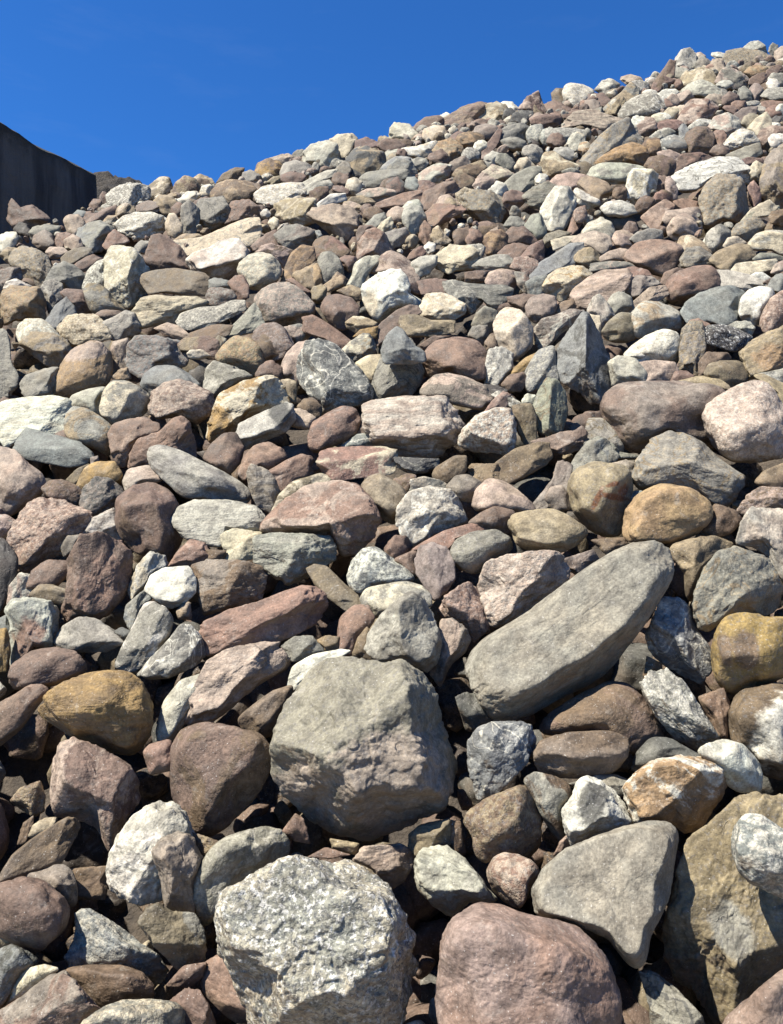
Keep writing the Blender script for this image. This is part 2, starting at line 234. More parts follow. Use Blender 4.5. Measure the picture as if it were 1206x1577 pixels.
DATA = '''
@ 0 1183 3
mr pk t a|brown block with a pale pink streaked face|250,-50 285,-110 340,-135 420,-110 500,-70 600,-10 635,60 640,150 590,230 545,290 500,400 470,310 440,265 380,240 300,225 245,215 235,120
br tn s a -1|crumbly brown lump|60,150 100,100 180,70 200,130 195,190 155,215 100,180
tn cr p r -1|half-hidden cream pebble|135,310 160,265 210,238 255,235 250,290 190,330
br mr p a -1|small brown splinter|85,345 110,260 150,230 150,300 120,340
br pu p f|long brown-grey slab lying aslant|5,520 10,480 60,400 130,340 220,280 310,225 360,245 365,280 320,370 275,450 200,460 120,500 60,520
pu bg p r -.5|grey cobble half in shade|120,500 190,465 290,452 330,480 348,560 345,620 300,640 220,580
mr rd p r .3|knobbly dark maroon cobble|-30,540 120,505 210,525 290,600 325,650 300,740 230,810 160,858 100,830 0,780 -30,780
br mr p f -2|thin brown slab sunk in the shade|335,470 495,458 500,490 480,600 340,600
wh lg t a -.4|large white and grey cobble|495,470 510,400 550,310 620,220 700,170 800,155 850,200 900,300 900,500 760,605 640,630 560,590 510,550
pu pk p a .5|mauve slab leaning on a white cobble|705,380 740,330 830,295 880,310 910,360 945,420 920,480 895,570 900,665 820,665 765,650 740,500 710,420
mr br t r|heart-shaped brown cobble|790,-60 810,-130 870,-190 960,-205 1080,-190 1200,-150 1270,-60 1200,100 1110,200 1050,260 960,318 880,290 830,230 800,110
br tn s a -1|gritty brown stone wedged low|880,300 1000,340 985,400 950,440 910,380
gg lg v r -.4|big pale green-grey rounded cobble|895,560 920,470 970,380 1030,325 1200,275 1290,285 1330,330 1330,420 1200,470 1060,560 1010,640 990,750 930,700 900,640
og gy t a|olive-grey heart-shaped stone|635,715 680,650 730,625 800,665 900,670 940,740 950,830 940,890 830,935 790,900 710,820 670,760
bg lg s a -.5|dark blue-grey stone flecked with white|300,880 350,780 350,680 400,650 470,680 560,740 650,810 740,870 770,930 740,990 660,1000 500,980 350,960
mr mr p r -1|little dark maroon pebble in the shade|780,1000 850,920 945,905 930,960 870,1010
rd br p r -.8|smooth red-brown cobble under a speckled boulder|925,980 950,900 1040,855 1080,930 1140,1010 1240,1090 1240,1180 1090,1175 1030,1130 950,1050
mr br p a|small maroon stone at the bottom edge|795,1080 860,1030 920,1035 960,1100 990,1182 930,1250 850,1200
dg bg s r|dark blue-grey cobble at the left edge|-30,850 60,815 130,850 200,905 120,930 60,1010 10,1110 -30,1110
cr wh v r|cream cobble with faint bands|15,1110 60,1000 130,930 200,915 265,935 180,1000 100,1060
pu mr t a .2|mauve-brown rock with a dark broken face|-30,1140 100,1060 200,980 300,930 340,980 400,1050 470,1115 380,1190 300,1260 -30,1300
br mr p r -.3|dark brown oval cobble with a rough skin|300,930 400,912 560,912 650,940 705,1000 700,1075 600,1080 480,1120 400,1060 340,1000
gy cr s r .3|pale speckled cobble cut by the bottom edge|380,1182 450,1120 560,1075 680,1070 800,1080 860,1130 910,1200 850,1300 420,1300
tn br p r|tan pebble at the left edge|-30,740 0,735 50,800 0,840 -30,840
@ 402 1183 3
GR cr S a .3|*the big coarse speckled white, black and cream granite boulder at the bottom|-216,700 -200,590 -140,540 -60,500 0,460 120,405 300,415 430,440 520,470 590,530 640,620 690,720 715,800 725,900 700,1000 690,1080 650,1182 600,1260 0,1330 -60,1200 -100,1050 -150,950 -200,850
rd br p a -1|small reddish shard|100,300 160,220 190,240 220,340 160,330
og tn p a -.5|small olive block|690,310 740,265 865,240 870,350 800,375 720,400 690,360
br br p a -1|dark brown stone in the shade|865,250 920,260 940,380 900,400 870,350
pk mr l a -.3|dusky pink wedge with layered face|420,425 480,360 640,350 700,380 705,440 660,520 600,560 510,465
tn br p a -1|crumb of tan stone|330,330 445,350 430,395 340,370
mr br p f -1|flat maroon chip|225,410 300,370 400,400 320,415
lg gg p a|smooth pale grey-green oval with a dark chipped side|713,430 740,380 790,362 860,362 920,400 1000,490 1085,600 1060,620 960,620 880,685 790,630 730,560 715,510
br tn s r|gritty brown sandstone cobble|935,255 960,200 1040,145 1206,75 1240,90 1290,240 1290,350 1230,420 1100,400 1040,440 990,400 980,300
pk rd s r|small rounded pink cobble|1043,480 1070,420 1120,392 1180,400 1250,430 1290,480 1240,560 1206,650 1130,620 1070,560
PD rd m r .4|*the big smooth dusty pink cobble cut by the bottom edge of the photo|805,1030 830,900 820,820 860,730 930,650 1010,618 1080,615 1170,660 1266,690 1406,705 1506,760 1586,860 1636,960 1666,1080 1666,1200 1600,1330 860,1330 820,1182
@ 804 1183 3
gg br t r|mottled green and brown cobble|0,60 60,20 150,40 225,80 230,130 190,180 200,300 190,350 140,300 90,220 40,110
wh dg o a .3|*the cream stone with a dark grey oval patch, wedged above the big grey triangular slab|180,190 235,130 250,70 300,35 360,60 430,110 480,180 520,250 440,300 350,320 230,370 200,280
or wh t a .2|*the rusty orange and white stone resting on the big tan boulder|470,90 520,30 600,-30 720,-55 850,-45 920,0 955,50 930,120 870,200 830,270 760,308 720,270 640,245 530,255 490,170
gt gy m f .4|*the big flat grey triangular slab near the bottom right|30,560 100,460 200,370 350,310 500,260 620,240 700,255 728,300 700,480 680,600 640,690 590,780 580,880 540,940 480,900 400,790 280,735 160,700 60,680 45,600
ot gg o a -.5|*the huge tan-olive boulder with a pale greenish patch at the bottom right|645,750 690,580 750,330 860,250 980,130 1080,115 1240,130 1360,300 1400,800 1300,900 1060,1060 960,1182 890,1180 830,1090 760,1010 680,950 655,860
bg wh s r .8|*the blue-grey white-mottled pebble perched on the huge tan-olive boulder|968,350 990,260 1040,215 1110,220 1160,260 1240,300 1300,400 1290,560 1206,605 1130,560 1040,520 990,450
mr pk p r .6|*the mauve stone filling the bottom right corner of the photo|920,1182 1050,1060 1206,930 1300,900 1400,1200 1200,1400 950,1300
gg dg v a -1|dark green-grey stone in the shade|545,950 600,935 700,1010 800,1110 840,1150 850,1250 700,1300 600,1250 590,1100
rd pk p a -1|little reddish stone|150,400 180,340 220,300 230,370
gg tn p r -1.5|green-grey stone wedged behind|220,80 350,40 420,35 500,70 470,110 440,130
@ 0 789 3
pk rd s a|broad pinkish-red gritty rock|30,130 60,60 130,-40 190,-65 300,-50 420,0 430,60 400,110 350,130 300,190 240,215 150,290 80,275 60,200
lg pu t a -.4|pale grey-pink stone|410,80 440,30 520,-10 560,60 560,130 500,100 430,110
mr br p r|dark red-brown smooth cobble|530,50 540,-60 620,-120 700,-135 780,-100 830,-20 850,100 820,160 770,245 700,200 640,190 570,130
mr rd t a .2|tall maroon rock leaning left|285,440 310,340 320,200 370,110 470,95 560,140 610,200 600,320 570,390 500,470 440,500 310,515
mr mr p r -.3|dark maroon crescent of stone|130,345 160,270 220,230 300,235 320,270 250,345 190,350
pu gy p r -.6|small mauve-grey pebble|285,160 310,115 370,110 330,180 300,200
og gg p r -.5|yellow-green pebble|148,380 190,340 240,340 305,365 290,420 220,410 170,400
pk lg t a -.6|pinkish-white stone|40,420 50,340 90,290 150,300 140,370 120,400
lg rd o a|tall grey and reddish two-tone rock|20,450 60,400 150,395 230,410 270,450 265,560 255,620 160,640 50,720 50,600 40,500
gg lg p a|green-grey angular stone|258,600 300,530 370,490 440,500 520,550 560,600 480,640 340,640
mr mr p r|dark maroon hump-backed cobble|40,760 60,700 150,640 260,625 340,640 395,700 390,740 250,800 180,810 70,820
mr rd p r|maroon cobble slanting in from the left edge|-40,900 60,850 130,800 190,800 230,820 170,900 100,1000 0,1080 -40,1080
ye br l r .2|*the big ochre yellow-brown rounded cobble with a layered underside, at the left|185,900 230,830 330,770 480,735 600,740 670,810 700,900 695,1000 660,1080 600,1125 480,1090 350,1040 250,980 190,940
wh gy t r .2|long white-grey stone like a loaf stood on end|528,710 560,630 620,520 660,430 700,415 760,440 800,490 780,580 720,660 650,730 600,745
gy wh v a|grey wedge with white veins|635,750 700,670 780,590 830,520 880,520 930,580 950,660 900,710 780,765 700,770
wh cr p f .5|*the flat cream-white six-sided slab left of the centre|668,360 700,290 760,258 870,248 905,310 905,370 850,420 790,445 730,410
lg cr t a|narrow upright cream-grey stone|600,350 640,250 690,195 750,215 762,250 700,290 660,360 620,390
gy bg v a -.8|grey shard half hidden|580,480 590,430 660,370 700,400 640,460 610,545
tn pk p r -1|tiny tan pebble|820,460 840,430 875,420 880,490 830,490
pu br t a|blocky mauve-brown stone|880,250 960,220 1130,225 1206,250 1230,300 1206,400 1100,430 1000,460 945,475 920,400 910,300
rd mr p a .2|long red-brown bar-shaped rock|930,560 950,500 1060,450 1206,410 1356,350 1436,340 1496,380 1506,440 1456,520 1356,570 1286,600 1206,610 1100,620 970,665 940,620
pk pu l a|long pinkish-grey ridged stone|930,740 960,680 1060,630 1206,605 1280,605 1336,680 1330,720 1206,790 1130,850 1060,910 980,970 900,980 840,980 860,900
lg gg t r -.4|pale greenish stone tucked under|730,1000 760,880 830,790 920,762 940,790 890,880 850,970 790,1055 740,1050
rd br p r -.5|little red-brown stone|672,1110 700,1080 780,1060 800,1110 790,1182 700,1200
dg dg p r -1|dark pebble in a gap|520,560 560,535 600,550 580,590
rd mr p a|small red-brown stone|790,245 830,180 880,135 940,150 960,200 900,240
br rd p a -1|brown chip|960,175 1040,180 1030,220 960,215
cr tn p a -.2|cream-yellow blocky stone|1025,110 1080,80 1206,100 1200,200 1100,225 1020,220 1040,180
lg gg l f .2|pale green-white flat oval slab|788,40 820,-20 900,-55 1050,-55 1180,-30 1220,20 1215,80 1150,100 1080,85 1030,165 930,150 850,115
bk dg p r|near-black stone at the left edge|-40,130 20,140 80,220 70,300 40,380 0,440 -40,440
pk lg t r|pale pink pebble at the left edge|-30,20 30,20 75,50 40,110 -20,120
ye br p r|ochre pebble at the left edge|-20,560 30,550 45,640 30,720 -20,720
bg lg p r|blue-grey pebble at the left edge|-10,500 30,480 40,550 0,570
@ 402 789 3
GM GN o a .3|*the largest boulder in the middle, blocky and grey-pink with a greenish mottled top|40,1080 60,1000 110,890 180,780 300,665 420,665 560,695 660,678 740,740 820,830 840,980 890,1080 905,1180 890,1260 850,1375 760,1420 620,1475 480,1522 430,1512 300,1470 200,1400 120,1330 60,1265 50,1180
br pu p r -1|brown cobble in the shade|0,870 60,830 140,810 130,860 70,1000 10,1040 -60,1020 -100,950
dg gg p a -.5|small dark grey stone|105,620 160,580 230,580 280,640 200,680 140,680
og ye p a -.8|small olive-yellow pebble|255,600 300,575 355,580 350,640 290,640
rd pk t a .2|broad flat-topped red-brown rock|5,90 10,50 90,-40 210,-120 330,-145 440,-130 510,-60 550,30 520,110 440,190 370,205 340,160 330,100 200,100
gg lg l a .3|grey-green layered block with a craggy underside|-30,110 50,95 200,100 310,110 345,150 340,220 250,270 220,300 120,340 40,280 -30,230
og gg p f|narrow olive slab|220,270 260,250 310,260 380,330 440,380 455,430 390,450 310,390 260,340
wh bg s r|white and blue-grey mottled cobble|400,300 420,230 470,170 530,160 600,210 680,270 720,320 620,330 500,350 460,390 410,340
cr gg t r .2|cream lump on top of the grey stone|460,400 490,350 570,335 660,318 740,340 780,380 790,440 640,460 560,480 520,490 480,450
gy lg m a .6|*the grey angular stone sitting on the top edge of the largest boulder|485,630 500,560 560,470 640,400 700,365 750,400 800,490 830,600 815,700 760,735 680,690 560,690 500,660
rd br p r|upright red-brown cobble|355,600 370,490 430,440 490,440 520,500 460,580 430,660 360,645
br tn p r -.5|brown-grey stone peeping out|430,660 450,590 500,530 490,640 550,690 500,690
wh lg p r -.4|smooth white cobble behind the largest boulder|140,780 160,710 240,665 350,645 405,655 300,700 220,770 150,820
pu pk p a|mauve faceted pebble|718,220 740,170 790,150 850,170 885,220 890,300 850,360 800,400 760,340 725,280
mr rd p r -.5|small maroon pebble|575,170 620,115 670,120 690,165 640,220 600,210
mr mr p r -1|maroon stone peeping out|620,220 720,175 720,300 680,270
rd pk p f -.4|long flat red-brown stone|750,145 850,90 980,55 1030,60 1045,80 900,120 870,170 840,190 720,165
lg wh v a|pale grey angular rock with white veins|625,50 630,-20 680,-90 780,-120 880,-100 930,-30 955,50 870,80 790,115 700,170 660,130
gy gg s r .2|neat grey oval cobble|872,190 900,130 980,90 1090,82 1150,120 1160,170 1090,220 1000,285 920,265
PW pk s a|*the pinkish-white speckled block touching the left end of the long grey slab|1008,290 1040,230 1130,200 1206,190 1306,178 1376,190 1420,260 1425,305 1300,400 1200,490 1080,535 1040,480 1010,370
pk rd s a -.2|gritty pink-red stone|820,460 850,390 920,340 960,320 1010,370 1050,490 1060,540 980,600 940,520 850,495
pu pk t a -.4|mauve stone beside the grey angular one|780,740 830,500 880,490 940,530 970,590 940,650 880,700 830,810
dg gg p a -1|dark teal stone deep in the gap|905,860 950,840 1010,850 1070,960 1000,1010 950,1000
bg wh v a .2|blue-grey and white angular rock|955,1060 1000,1000 1070,972 1206,970 1246,985 1268,1060 1240,1140 1190,1200 1100,1290 1010,1330 990,1290 960,1180
mr pu p r -.3|maroon-brown pebble|970,50 1020,10 1080,-20 1160,0 1150,60 1140,90 1060,80
@ 804 789 3
gt gg m r .5|*the long grey-olive slab, the longest stone in the photo, slanting up to the right|-261,740 -250,660 -200,590 0,480 100,400 210,320 350,220 500,140 600,128 670,155 705,230 700,310 640,390 600,470 550,540 490,620 420,710 370,770 240,830 100,900 0,965 -130,965 -200,890 -240,800
pu br m r .2|potato-shaped grey-brown cobble|55,1120 80,1060 200,1020 380,1010 450,1020 490,1060 480,1130 440,1180 400,1210 280,1225 160,1225 80,1195
wh pk p r .2|smooth pinkish-white pebble|805,1110 860,1070 940,1050 1020,1075 1090,1150 1108,1210 1100,1290 1000,1292 950,1260 900,1180
tn cr p r .2|smooth tan loaf-shaped cobble|-65,50 -40,10 60,-10 140,-15 200,10 290,70 300,100 250,150 180,185 50,180 -20,150
tn RS k r|*the tan cobble with dark brown scribble-like stains right of the centre|213,-120 240,-190 330,-230 430,-220 500,-200 510,-60 495,10 460,100 380,110 300,70 230,-10
YB or m r .2|rounded golden-brown cobble|468,110 480,0 530,-80 640,-130 780,-110 870,-40 875,30 820,90 720,135 640,140 500,135
br mr p r -.2|brown cobble with a smooth skin|840,80 880,20 890,-30 980,0 1005,40 960,90 900,110
br tn p a -1|brown stone under the rusty one|330,130 470,120 480,150 400,195 350,150
pu mr p a -.5|small dark mauve block|195,220 320,180 345,220 260,285 220,260
og tn t r -.5|olive-tan stone tucked under the grey angular rock|670,155 800,120 880,110 970,140 980,180 860,250 810,330 790,440 760,400 750,280 710,230
gy tn v a .3|big grey angular rock with a tan broken base|795,420 810,330 850,250 900,190 980,160 1130,210 1170,280 1206,350 1180,440 1110,480 1000,460 940,490 870,545 820,540 800,480
pk lg m a|pale pink rock cut by the right edge|985,150 1010,60 1050,-20 1240,-10 1260,250 1206,330 1170,270 1130,200 1070,160
bg wh v a .2|blue-grey angular rock with a dark chip on top|570,570 610,490 640,400 720,400 770,430 800,530 850,600 880,660 870,740 820,790 740,750 650,700 590,640
ye br o r .2|*the ochre cobble with two dark brown patches at the right edge|880,640 900,540 950,480 1040,465 1130,490 1240,485 1300,600 1280,730 1180,770 1050,820 980,840 920,800 890,740
gg wh s a|grey-green oblong stone with white mottling|550,790 590,740 670,728 740,770 800,860 860,960 920,1045 870,1080 800,1095 700,1040 620,940 570,860
mr br t r -.2|broad maroon and tan cobble|85,1000 130,930 260,850 400,780 480,790 550,850 600,940 650,1040 600,1080 520,1120 440,1100 480,1040 380,1010 200,1020 110,1045
br wh O r|brown cobble with a crust of white|950,1000 960,900 1010,830 1206,790 1300,850 1300,1150 1206,1240 1100,1200 1060,1120 970,1060
dg gg p r -.4|smooth dark green-grey cobble|515,1182 540,1110 600,1045 680,1050 800,1120 830,1140 700,1140 600,1160 560,1200
br rd p a -1|brown stone in the gap|820,860 930,820 960,900 950,1040 900,1020 860,940
br tn p a -1|small tan-brown stone in the gap|570,740 580,670 640,700 640,730
@ 0 530 3.993
gy gg l a|grey rock cut by the left edge|-40,-60 30,-70 60,0 65,120 110,190 100,250 30,330 -40,360
gg tn t a -.2|grey-green stone with a rough broken side|130,0 200,-70 330,-60 400,-20 435,40 400,110 340,150 310,140 240,90 180,40
gy og p a|olive-grey angular pebble|142,240 170,200 270,165 345,155 345,220 310,320 180,325 150,290
or pk o r|*the dusky pink cobble with a yellow-orange cap at the left|315,310 340,200 400,90 460,20 560,-20 640,0 680,60 690,150 670,240 600,280 430,330
pk rd p a -.2|pinkish-red stone|680,60 700,0 780,-20 800,60 770,150 700,190
tn or p a -.5|small tan chip|690,205 740,160 780,150 800,210 760,225
pu bg s a|mauve-grey rough rock|775,120 780,10 830,-50 960,-50 1100,-20 1160,60 1150,130 1060,160 960,150 870,215 800,170
bg gg p r -.2|pale blue-green smooth cobble|880,250 900,190 960,145 1060,140 1140,180 1206,240 1206,290 1000,330 920,310
pk mr s a .2|maroon block with a pinkish top|918,380 940,290 1010,240 1100,215 1180,240 1300,300 1330,380 1280,450 1206,490 1130,450 1060,450 980,460 925,430
cr gg t r|pale yellow-green lumpy cobble|612,390 640,290 690,225 780,230 860,265 920,320 905,410 850,460 760,475 690,505 630,450
lg gg p r -.3|pale grey-green stone|420,380 460,320 540,290 640,275 620,380 620,450 540,430 440,420
wh cr l f .2|*the long creamy white stone cut by the left edge|-60,380 60,345 200,325 330,318 430,345 440,420 420,530 330,550 200,560 120,580 90,620 30,630 -10,550 -60,520
gg tn t r .1|squat yellowish-grey stone|410,500 420,440 460,395 540,410 620,460 680,510 690,600 660,680 600,640 480,600 420,570
bg dg p f .4|*the dark slate-grey wedge lying flat at the left, lighter on its end|85,650 110,590 165,515 260,540 380,570 480,600 560,660 575,700 500,745 420,755 280,730 150,705
mr pk p a|maroon-brown angular stone|675,560 700,500 780,475 880,460 960,500 970,540 860,580 820,640 780,740 700,735 690,640
rd mr p a -.1|red-brown rock with a notched top|785,770 800,680 850,580 980,540 1060,460 1110,445 1160,480 1200,620 1206,700 1060,740 930,760
gg lg m r .3|*the smooth pale green-grey cobble shaped like a shoe sole, left of the centre|915,690 930,640 990,622 1100,650 1206,705 1360,780 1480,850 1530,900 1530,960 1480,985 1330,965 1206,945 1130,960 1080,900 990,820 930,750
pk lg p r|small pale pinkish block|770,840 800,775 900,755 950,770 980,840 880,860 790,900
ye tn p r|small ochre-yellow pebble|470,880 540,760 600,735 690,735 730,800 720,860 600,830 520,910
og br p a -.6|dull brown stone|415,830 480,770 540,745 520,820 470,865
br mr s r|crumbly dark brown lump|275,890 320,850 390,845 470,880 510,930 500,1000 440,1000 400,960 300,940
pu dg s a .2|purple-grey speckled stone|500,980 520,890 590,825 670,835 740,890 760,930 700,1000 600,1050 530,1040
pk rd p r|rounded dusky pink cobble|-40,630 40,640 100,660 180,745 250,790 285,850 250,930 150,1000 60,1055 -40,1060
pu tn p a -1|small dark chip|560,700 600,690 610,730 560,740
@ 302 530 3.993
tn or s r -.2|rounded orange-tan cobble|130,80 180,10 240,-40 330,-30 380,20 410,100 400,150 350,200 250,160 160,120
br mr p r|dark brown rounded stone|360,20 400,-60 490,-80 560,-30 580,60 530,130 440,105 390,60
mr rd p r|small maroon pebble|370,200 400,140 450,108 520,145 520,220 480,200
gg lg t a|pale green knobbly stone|50,290 70,150 110,112 180,130 270,160 340,200 240,240 150,290 120,315
cr ye t a .2|*the big cream rock with yellow-brown stains, left of the centre|70,570 85,450 140,310 260,240 430,195 490,205 540,270 575,370 520,390 400,430 280,480 260,550 180,560 110,620
lg dg o a .4|*the grey block whose right end is dark and rough, on the big cream rock|258,575 280,490 400,430 540,370 580,385 595,470 540,540 440,580 300,645
tn cr p r -.4|small tan pebble|525,230 570,225 615,240 610,350 570,350
br mr p r -.3|small round brown pebble|630,390 670,345 720,340 765,390 760,440 700,460
pk tn p r -.3|small pinkish pebble with pale underside|585,410 640,405 730,455 690,515 590,500
mr rd p r|squat maroon cobble|50,700 100,620 170,560 240,555 285,640 270,720 210,790 140,760
rd br p r|smooth red-brown cobble|270,790 300,700 360,630 440,610 520,650 550,700 450,770 350,750 320,840
rd mr p a -.2|red-brown stone like a short log|450,785 560,720 640,685 700,700 750,770 700,820 620,840 520,905 490,850
gy tn l a .3|small craggy grey upright stone|320,800 345,750 430,780 480,830 515,930 500,1000 450,1035 380,990 335,900
og cr t r -.2|yellowish-grey stone|480,1040 530,920 600,850 680,830 740,810 800,830 810,860 700,900 580,980
pk pk p r -.3|pale pink cobble half hidden|525,160 560,70 620,10 680,0 680,120 640,230 560,220
GB wh v a .3|*the grey rock with white veins standing right of a small pink cobble|625,190 630,80 680,-10 760,-30 870,10 930,80 1030,180 1080,260 1080,330 1000,380 900,390 780,435 740,360 640,240
mr rd t r .2|rounded brown-maroon cobble|690,580 710,490 800,430 900,380 980,400 1010,470 980,560 860,620 740,670 700,640
bg wh v r -.3|blue-grey stone peeping out|900,630 1000,560 1080,560 1130,620 1050,640
mr rd p r -.5|little maroon stone|960,570 1040,500 1070,540 1060,580 980,600
rd cr t f .3|long stone with a pale edge and reddish top|748,740 765,660 840,640 1000,630 1140,632 1230,650 1235,730 1206,800 1100,810 950,830 830,845 790,790
og cr p r|olive-yellow cobble|1010,880 1060,820 1130,795 1206,840 1270,880 1300,940 1290,1050 1206,1110 1130,1060
cr tn p r -.2|cream-tan pebble|990,120 1060,80 1130,75 1160,130 1120,190 1080,235 1020,180
gy dg v a .1|blue-grey fractured rock|1075,270 1110,160 1140,60 1160,-30 1240,-50 1340,-20 1360,80 1400,160 1380,240 1330,310 1206,335 1090,350
gg tn s a|grey-green stone with dark broken front|905,40 960,-10 1060,-30 1090,50 1070,80 1000,115
@ 604 530 3.993
rd mr m r .2|*the smooth red-brown loaf-shaped cobble above the pinkish-white block in the centre|190,150 200,50 270,-20 400,-45 520,-20 580,50 585,150 570,240 480,230 350,190 250,220 205,200
pu pk t r|pinkish-brown oval cobble|190,320 210,260 280,200 350,187 450,210 560,260 615,340 580,400 500,390 380,365 300,330
pk wh l a .2|*the large pinkish-white block with a curving vein, in the centre of the heap|-180,430 -170,370 -100,345 80,325 320,322 370,390 430,470 440,530 400,600 330,640 270,710 150,705 30,685 -30,640 -130,610 -170,520
dg gg v a -.4|dark grey stone under the big pinkish-white block|30,700 270,712 265,750 200,785 120,790 50,760
br og p r|small brown pebble|262,800 280,760 380,700 445,700 440,780 400,830 340,858 280,840
br tn p a -.3|brown stone in the shade|480,770 500,745 640,745 660,830 560,870 490,820
cr gg t a|small pale yellow-green stone|125,920 130,840 200,825 290,845 370,900 300,930 160,940
br mr s r -.6|crumbly dark brown stone|0,850 90,805 140,815 125,900 90,945 30,900
lg wh s a .1|small grey and white stone|576,240 585,120 600,50 670,32 730,70 730,140 690,220 640,255
gg og v a .2|*the thin olive upright stone with one sunlit edge, left of the pointed dark stone|860,420 900,310 950,225 1010,235 1060,310 1070,420 1040,530 960,550 900,520
bg lg s r|blue-grey mottled stone|810,230 840,130 900,50 990,20 1000,130 1030,230 940,240 900,305 850,300
wh lg p r -.3|small white pebble|800,350 830,310 880,320 860,380 810,380
pk wh s a .2|*the pink and white faceted stone right of the large pinkish-white block|410,590 430,530 520,440 640,392 730,400 760,500 755,630 730,680 640,670 500,660 420,630
og br p a|dark olive upright slab|745,450 755,395 850,378 880,450 878,600 830,625 780,540
br tn p f .3|brown brick-shaped stone lying aslant|615,770 660,720 760,650 880,615 950,620 970,700 920,750 800,820 720,850 660,830
bk dg p r -.3|dark stone in shade|600,290 570,250 650,260 700,280 690,310 620,310
rd pk p a|thin reddish sliver|570,420 620,350 680,300 720,320 700,380 620,400
ye tn l r -.2|yellowish striped stone|710,220 740,160 820,90 900,55 850,150 800,190
mr br p r -.3|small dark maroon stone|680,250 720,200 800,180 820,220 790,280 720,290
pk tn p r -.2|brown-pink rounded cobble|510,980 530,900 600,835 680,850 760,900 840,970 870,1030 750,1040 620,1000 530,1035
pu mr p r|purple-brown pebble|345,880 400,820 460,812 530,850 540,900 480,960 420,950
gy mr p a -.8|dark brown-mauve stone in the shade|870,980 920,920 990,830 1010,740 1060,735 1100,760 1080,880 1060,960 980,1010 900,1010
pu pk p r -.2|small mauve pebble|950,950 980,890 1040,880 1080,940 1090,1010 1000,1020
mr pk p a -.4|maroon curved stone in shadow|880,600 940,580 1060,640 1100,560 1150,510 1185,560 1160,640 1060,670 960,640
gy bg v a -.1|blue-grey striated stone|1065,900 1080,800 1130,700 1200,610 1300,590 1340,640 1380,690 1360,730 1280,750 1206,800 1130,860 1080,930
gg wh v r -.2|small grey and white stone|620,320 660,295 720,320 800,370 740,395 680,350
@ 904 530 3.993
pu mr m r .1|*the large dark purple-brown cobble, dark and crusted along its lower side, at the right|92,410 110,320 190,250 320,235 560,235 780,250 855,300 870,380 820,520 760,620 660,600 520,560 430,600 340,680 260,650 200,600 140,500
PW pk s r .3|*the big pale pink and white speckled rounded stone at the right edge|715,440 740,380 850,300 990,235 1100,228 1150,290 1240,440 1280,560 1240,680 1206,690 1050,720 900,725 800,650 740,540
gg tn v a .3|*the broad grey rock with white veins and a craggy brown front face at the right|278,840 310,720 400,590 500,542 600,555 700,600 800,700 900,770 972,810 950,880 900,950 850,1000 780,1000 700,920 560,880 430,870 340,900
tn pk p r -.3|tan flat cobble behind|560,235 700,200 790,205 850,250 875,290 800,260 700,250
og br p r|smooth olive-brown pebble|735,190 770,130 830,115 930,115 975,180 975,230 930,250 870,280 800,220
tn or o a .2|*the tan and orange blotched block cut by the right edge|935,50 990,0 1060,-50 1206,-110 1320,-60 1320,150 1206,165 1100,195 990,215 960,120
pk mr p a|rosy-brown angular stone|340,120 420,110 530,120 545,160 510,230 430,240 350,235
lg bg p a|pale blue-grey stone|145,120 200,85 290,100 350,170 345,235 250,240 170,250
wh lg v a|white-grey stone with dark underside|240,80 300,10 400,-30 480,-50 560,0 575,70 540,115 430,115 330,105
gy tn s a|rough grey upright stone|575,40 600,-40 680,-60 720,10 710,100 680,200 640,170 580,150
mr br p r -.3|dark maroon-brown stone|700,110 740,60 850,60 880,110 820,115 750,150 720,195 700,190
gy dg v a|grey-blue stone with white veins|0,610 70,575 150,620 190,665 320,690 310,710 190,710 100,760 0,805 -60,800 -50,700
gg og v r -.3|olive-grey mottled stone|0,560 20,470 100,470 150,520 210,620 190,660 120,600 0,600
pk gy p a -.2|mauve-pink stone tucked in|160,740 240,720 300,740 290,820 260,830 200,770
bg bg p r -.2|tiny blue-grey pebble|255,940 290,910 340,908 290,1000 265,1000
br tn p r -.2|brown cobble in shade at the right edge|1050,850 1100,790 1206,745 1300,760 1290,900 1206,905 1120,880
pk br s a -.1|grainy pink-brown stone at the right edge|930,1030 1000,930 1070,885 1206,890 1280,920 1280,1020 1100,1025 960,1060
tn br p r -.4|tan-brown stone at the right edge|1030,215 1100,200 1206,250 1280,270 1280,420 1206,400 1150,280
gy wh l a -.2|grey layered stone at the right edge|1060,190 1206,160 1280,170 1280,260 1200,255 1130,215
mr rd p r -.4|small reddish stone|520,230 550,170 610,170 660,205 580,230
mr br p r -.5|small brown stone|110,60 150,60 190,110 150,115
@ 0 320 4.983
wh cr s r .2|rounded white stone with grey mottling|145,970 160,910 210,870 330,868 380,910 450,990 530,1080 480,1140 420,1180 340,1170 280,1110 190,1070 155,1020
cr tn s a .1|cream-yellow block with flat top|455,920 530,835 640,825 740,835 790,890 830,960 840,1000 760,1020 640,1045 550,1055 480,1000
tn or s a .2|*the square-faced tan block with an overhanging top at the left edge|5,670 20,640 90,600 300,610 345,700 350,850 330,880 230,870 110,865 40,910 15,860
gg lg v a|pale grey-green angular stone|800,885 880,850 960,805 1020,820 1060,900 1060,950 980,990 870,1005
mr pk p r -.3|smooth maroon stone tucked behind|735,825 790,790 900,795 935,815 860,850 800,890
cr wh v a .3|*the tall cream-yellow faceted rock with a dark right flank at the upper left|805,450 800,400 850,300 930,295 1040,320 1080,370 1150,480 1150,640 1100,720 980,775 870,730 830,670 805,600
tn gy t r|yellowish-grey cobble|660,640 690,600 760,600 830,650 870,720 940,770 930,795 820,790 720,800 680,720
wh gy s r -.2|white and grey mottled stone|645,590 680,490 740,430 800,410 810,480 815,560 800,600 700,600 650,635
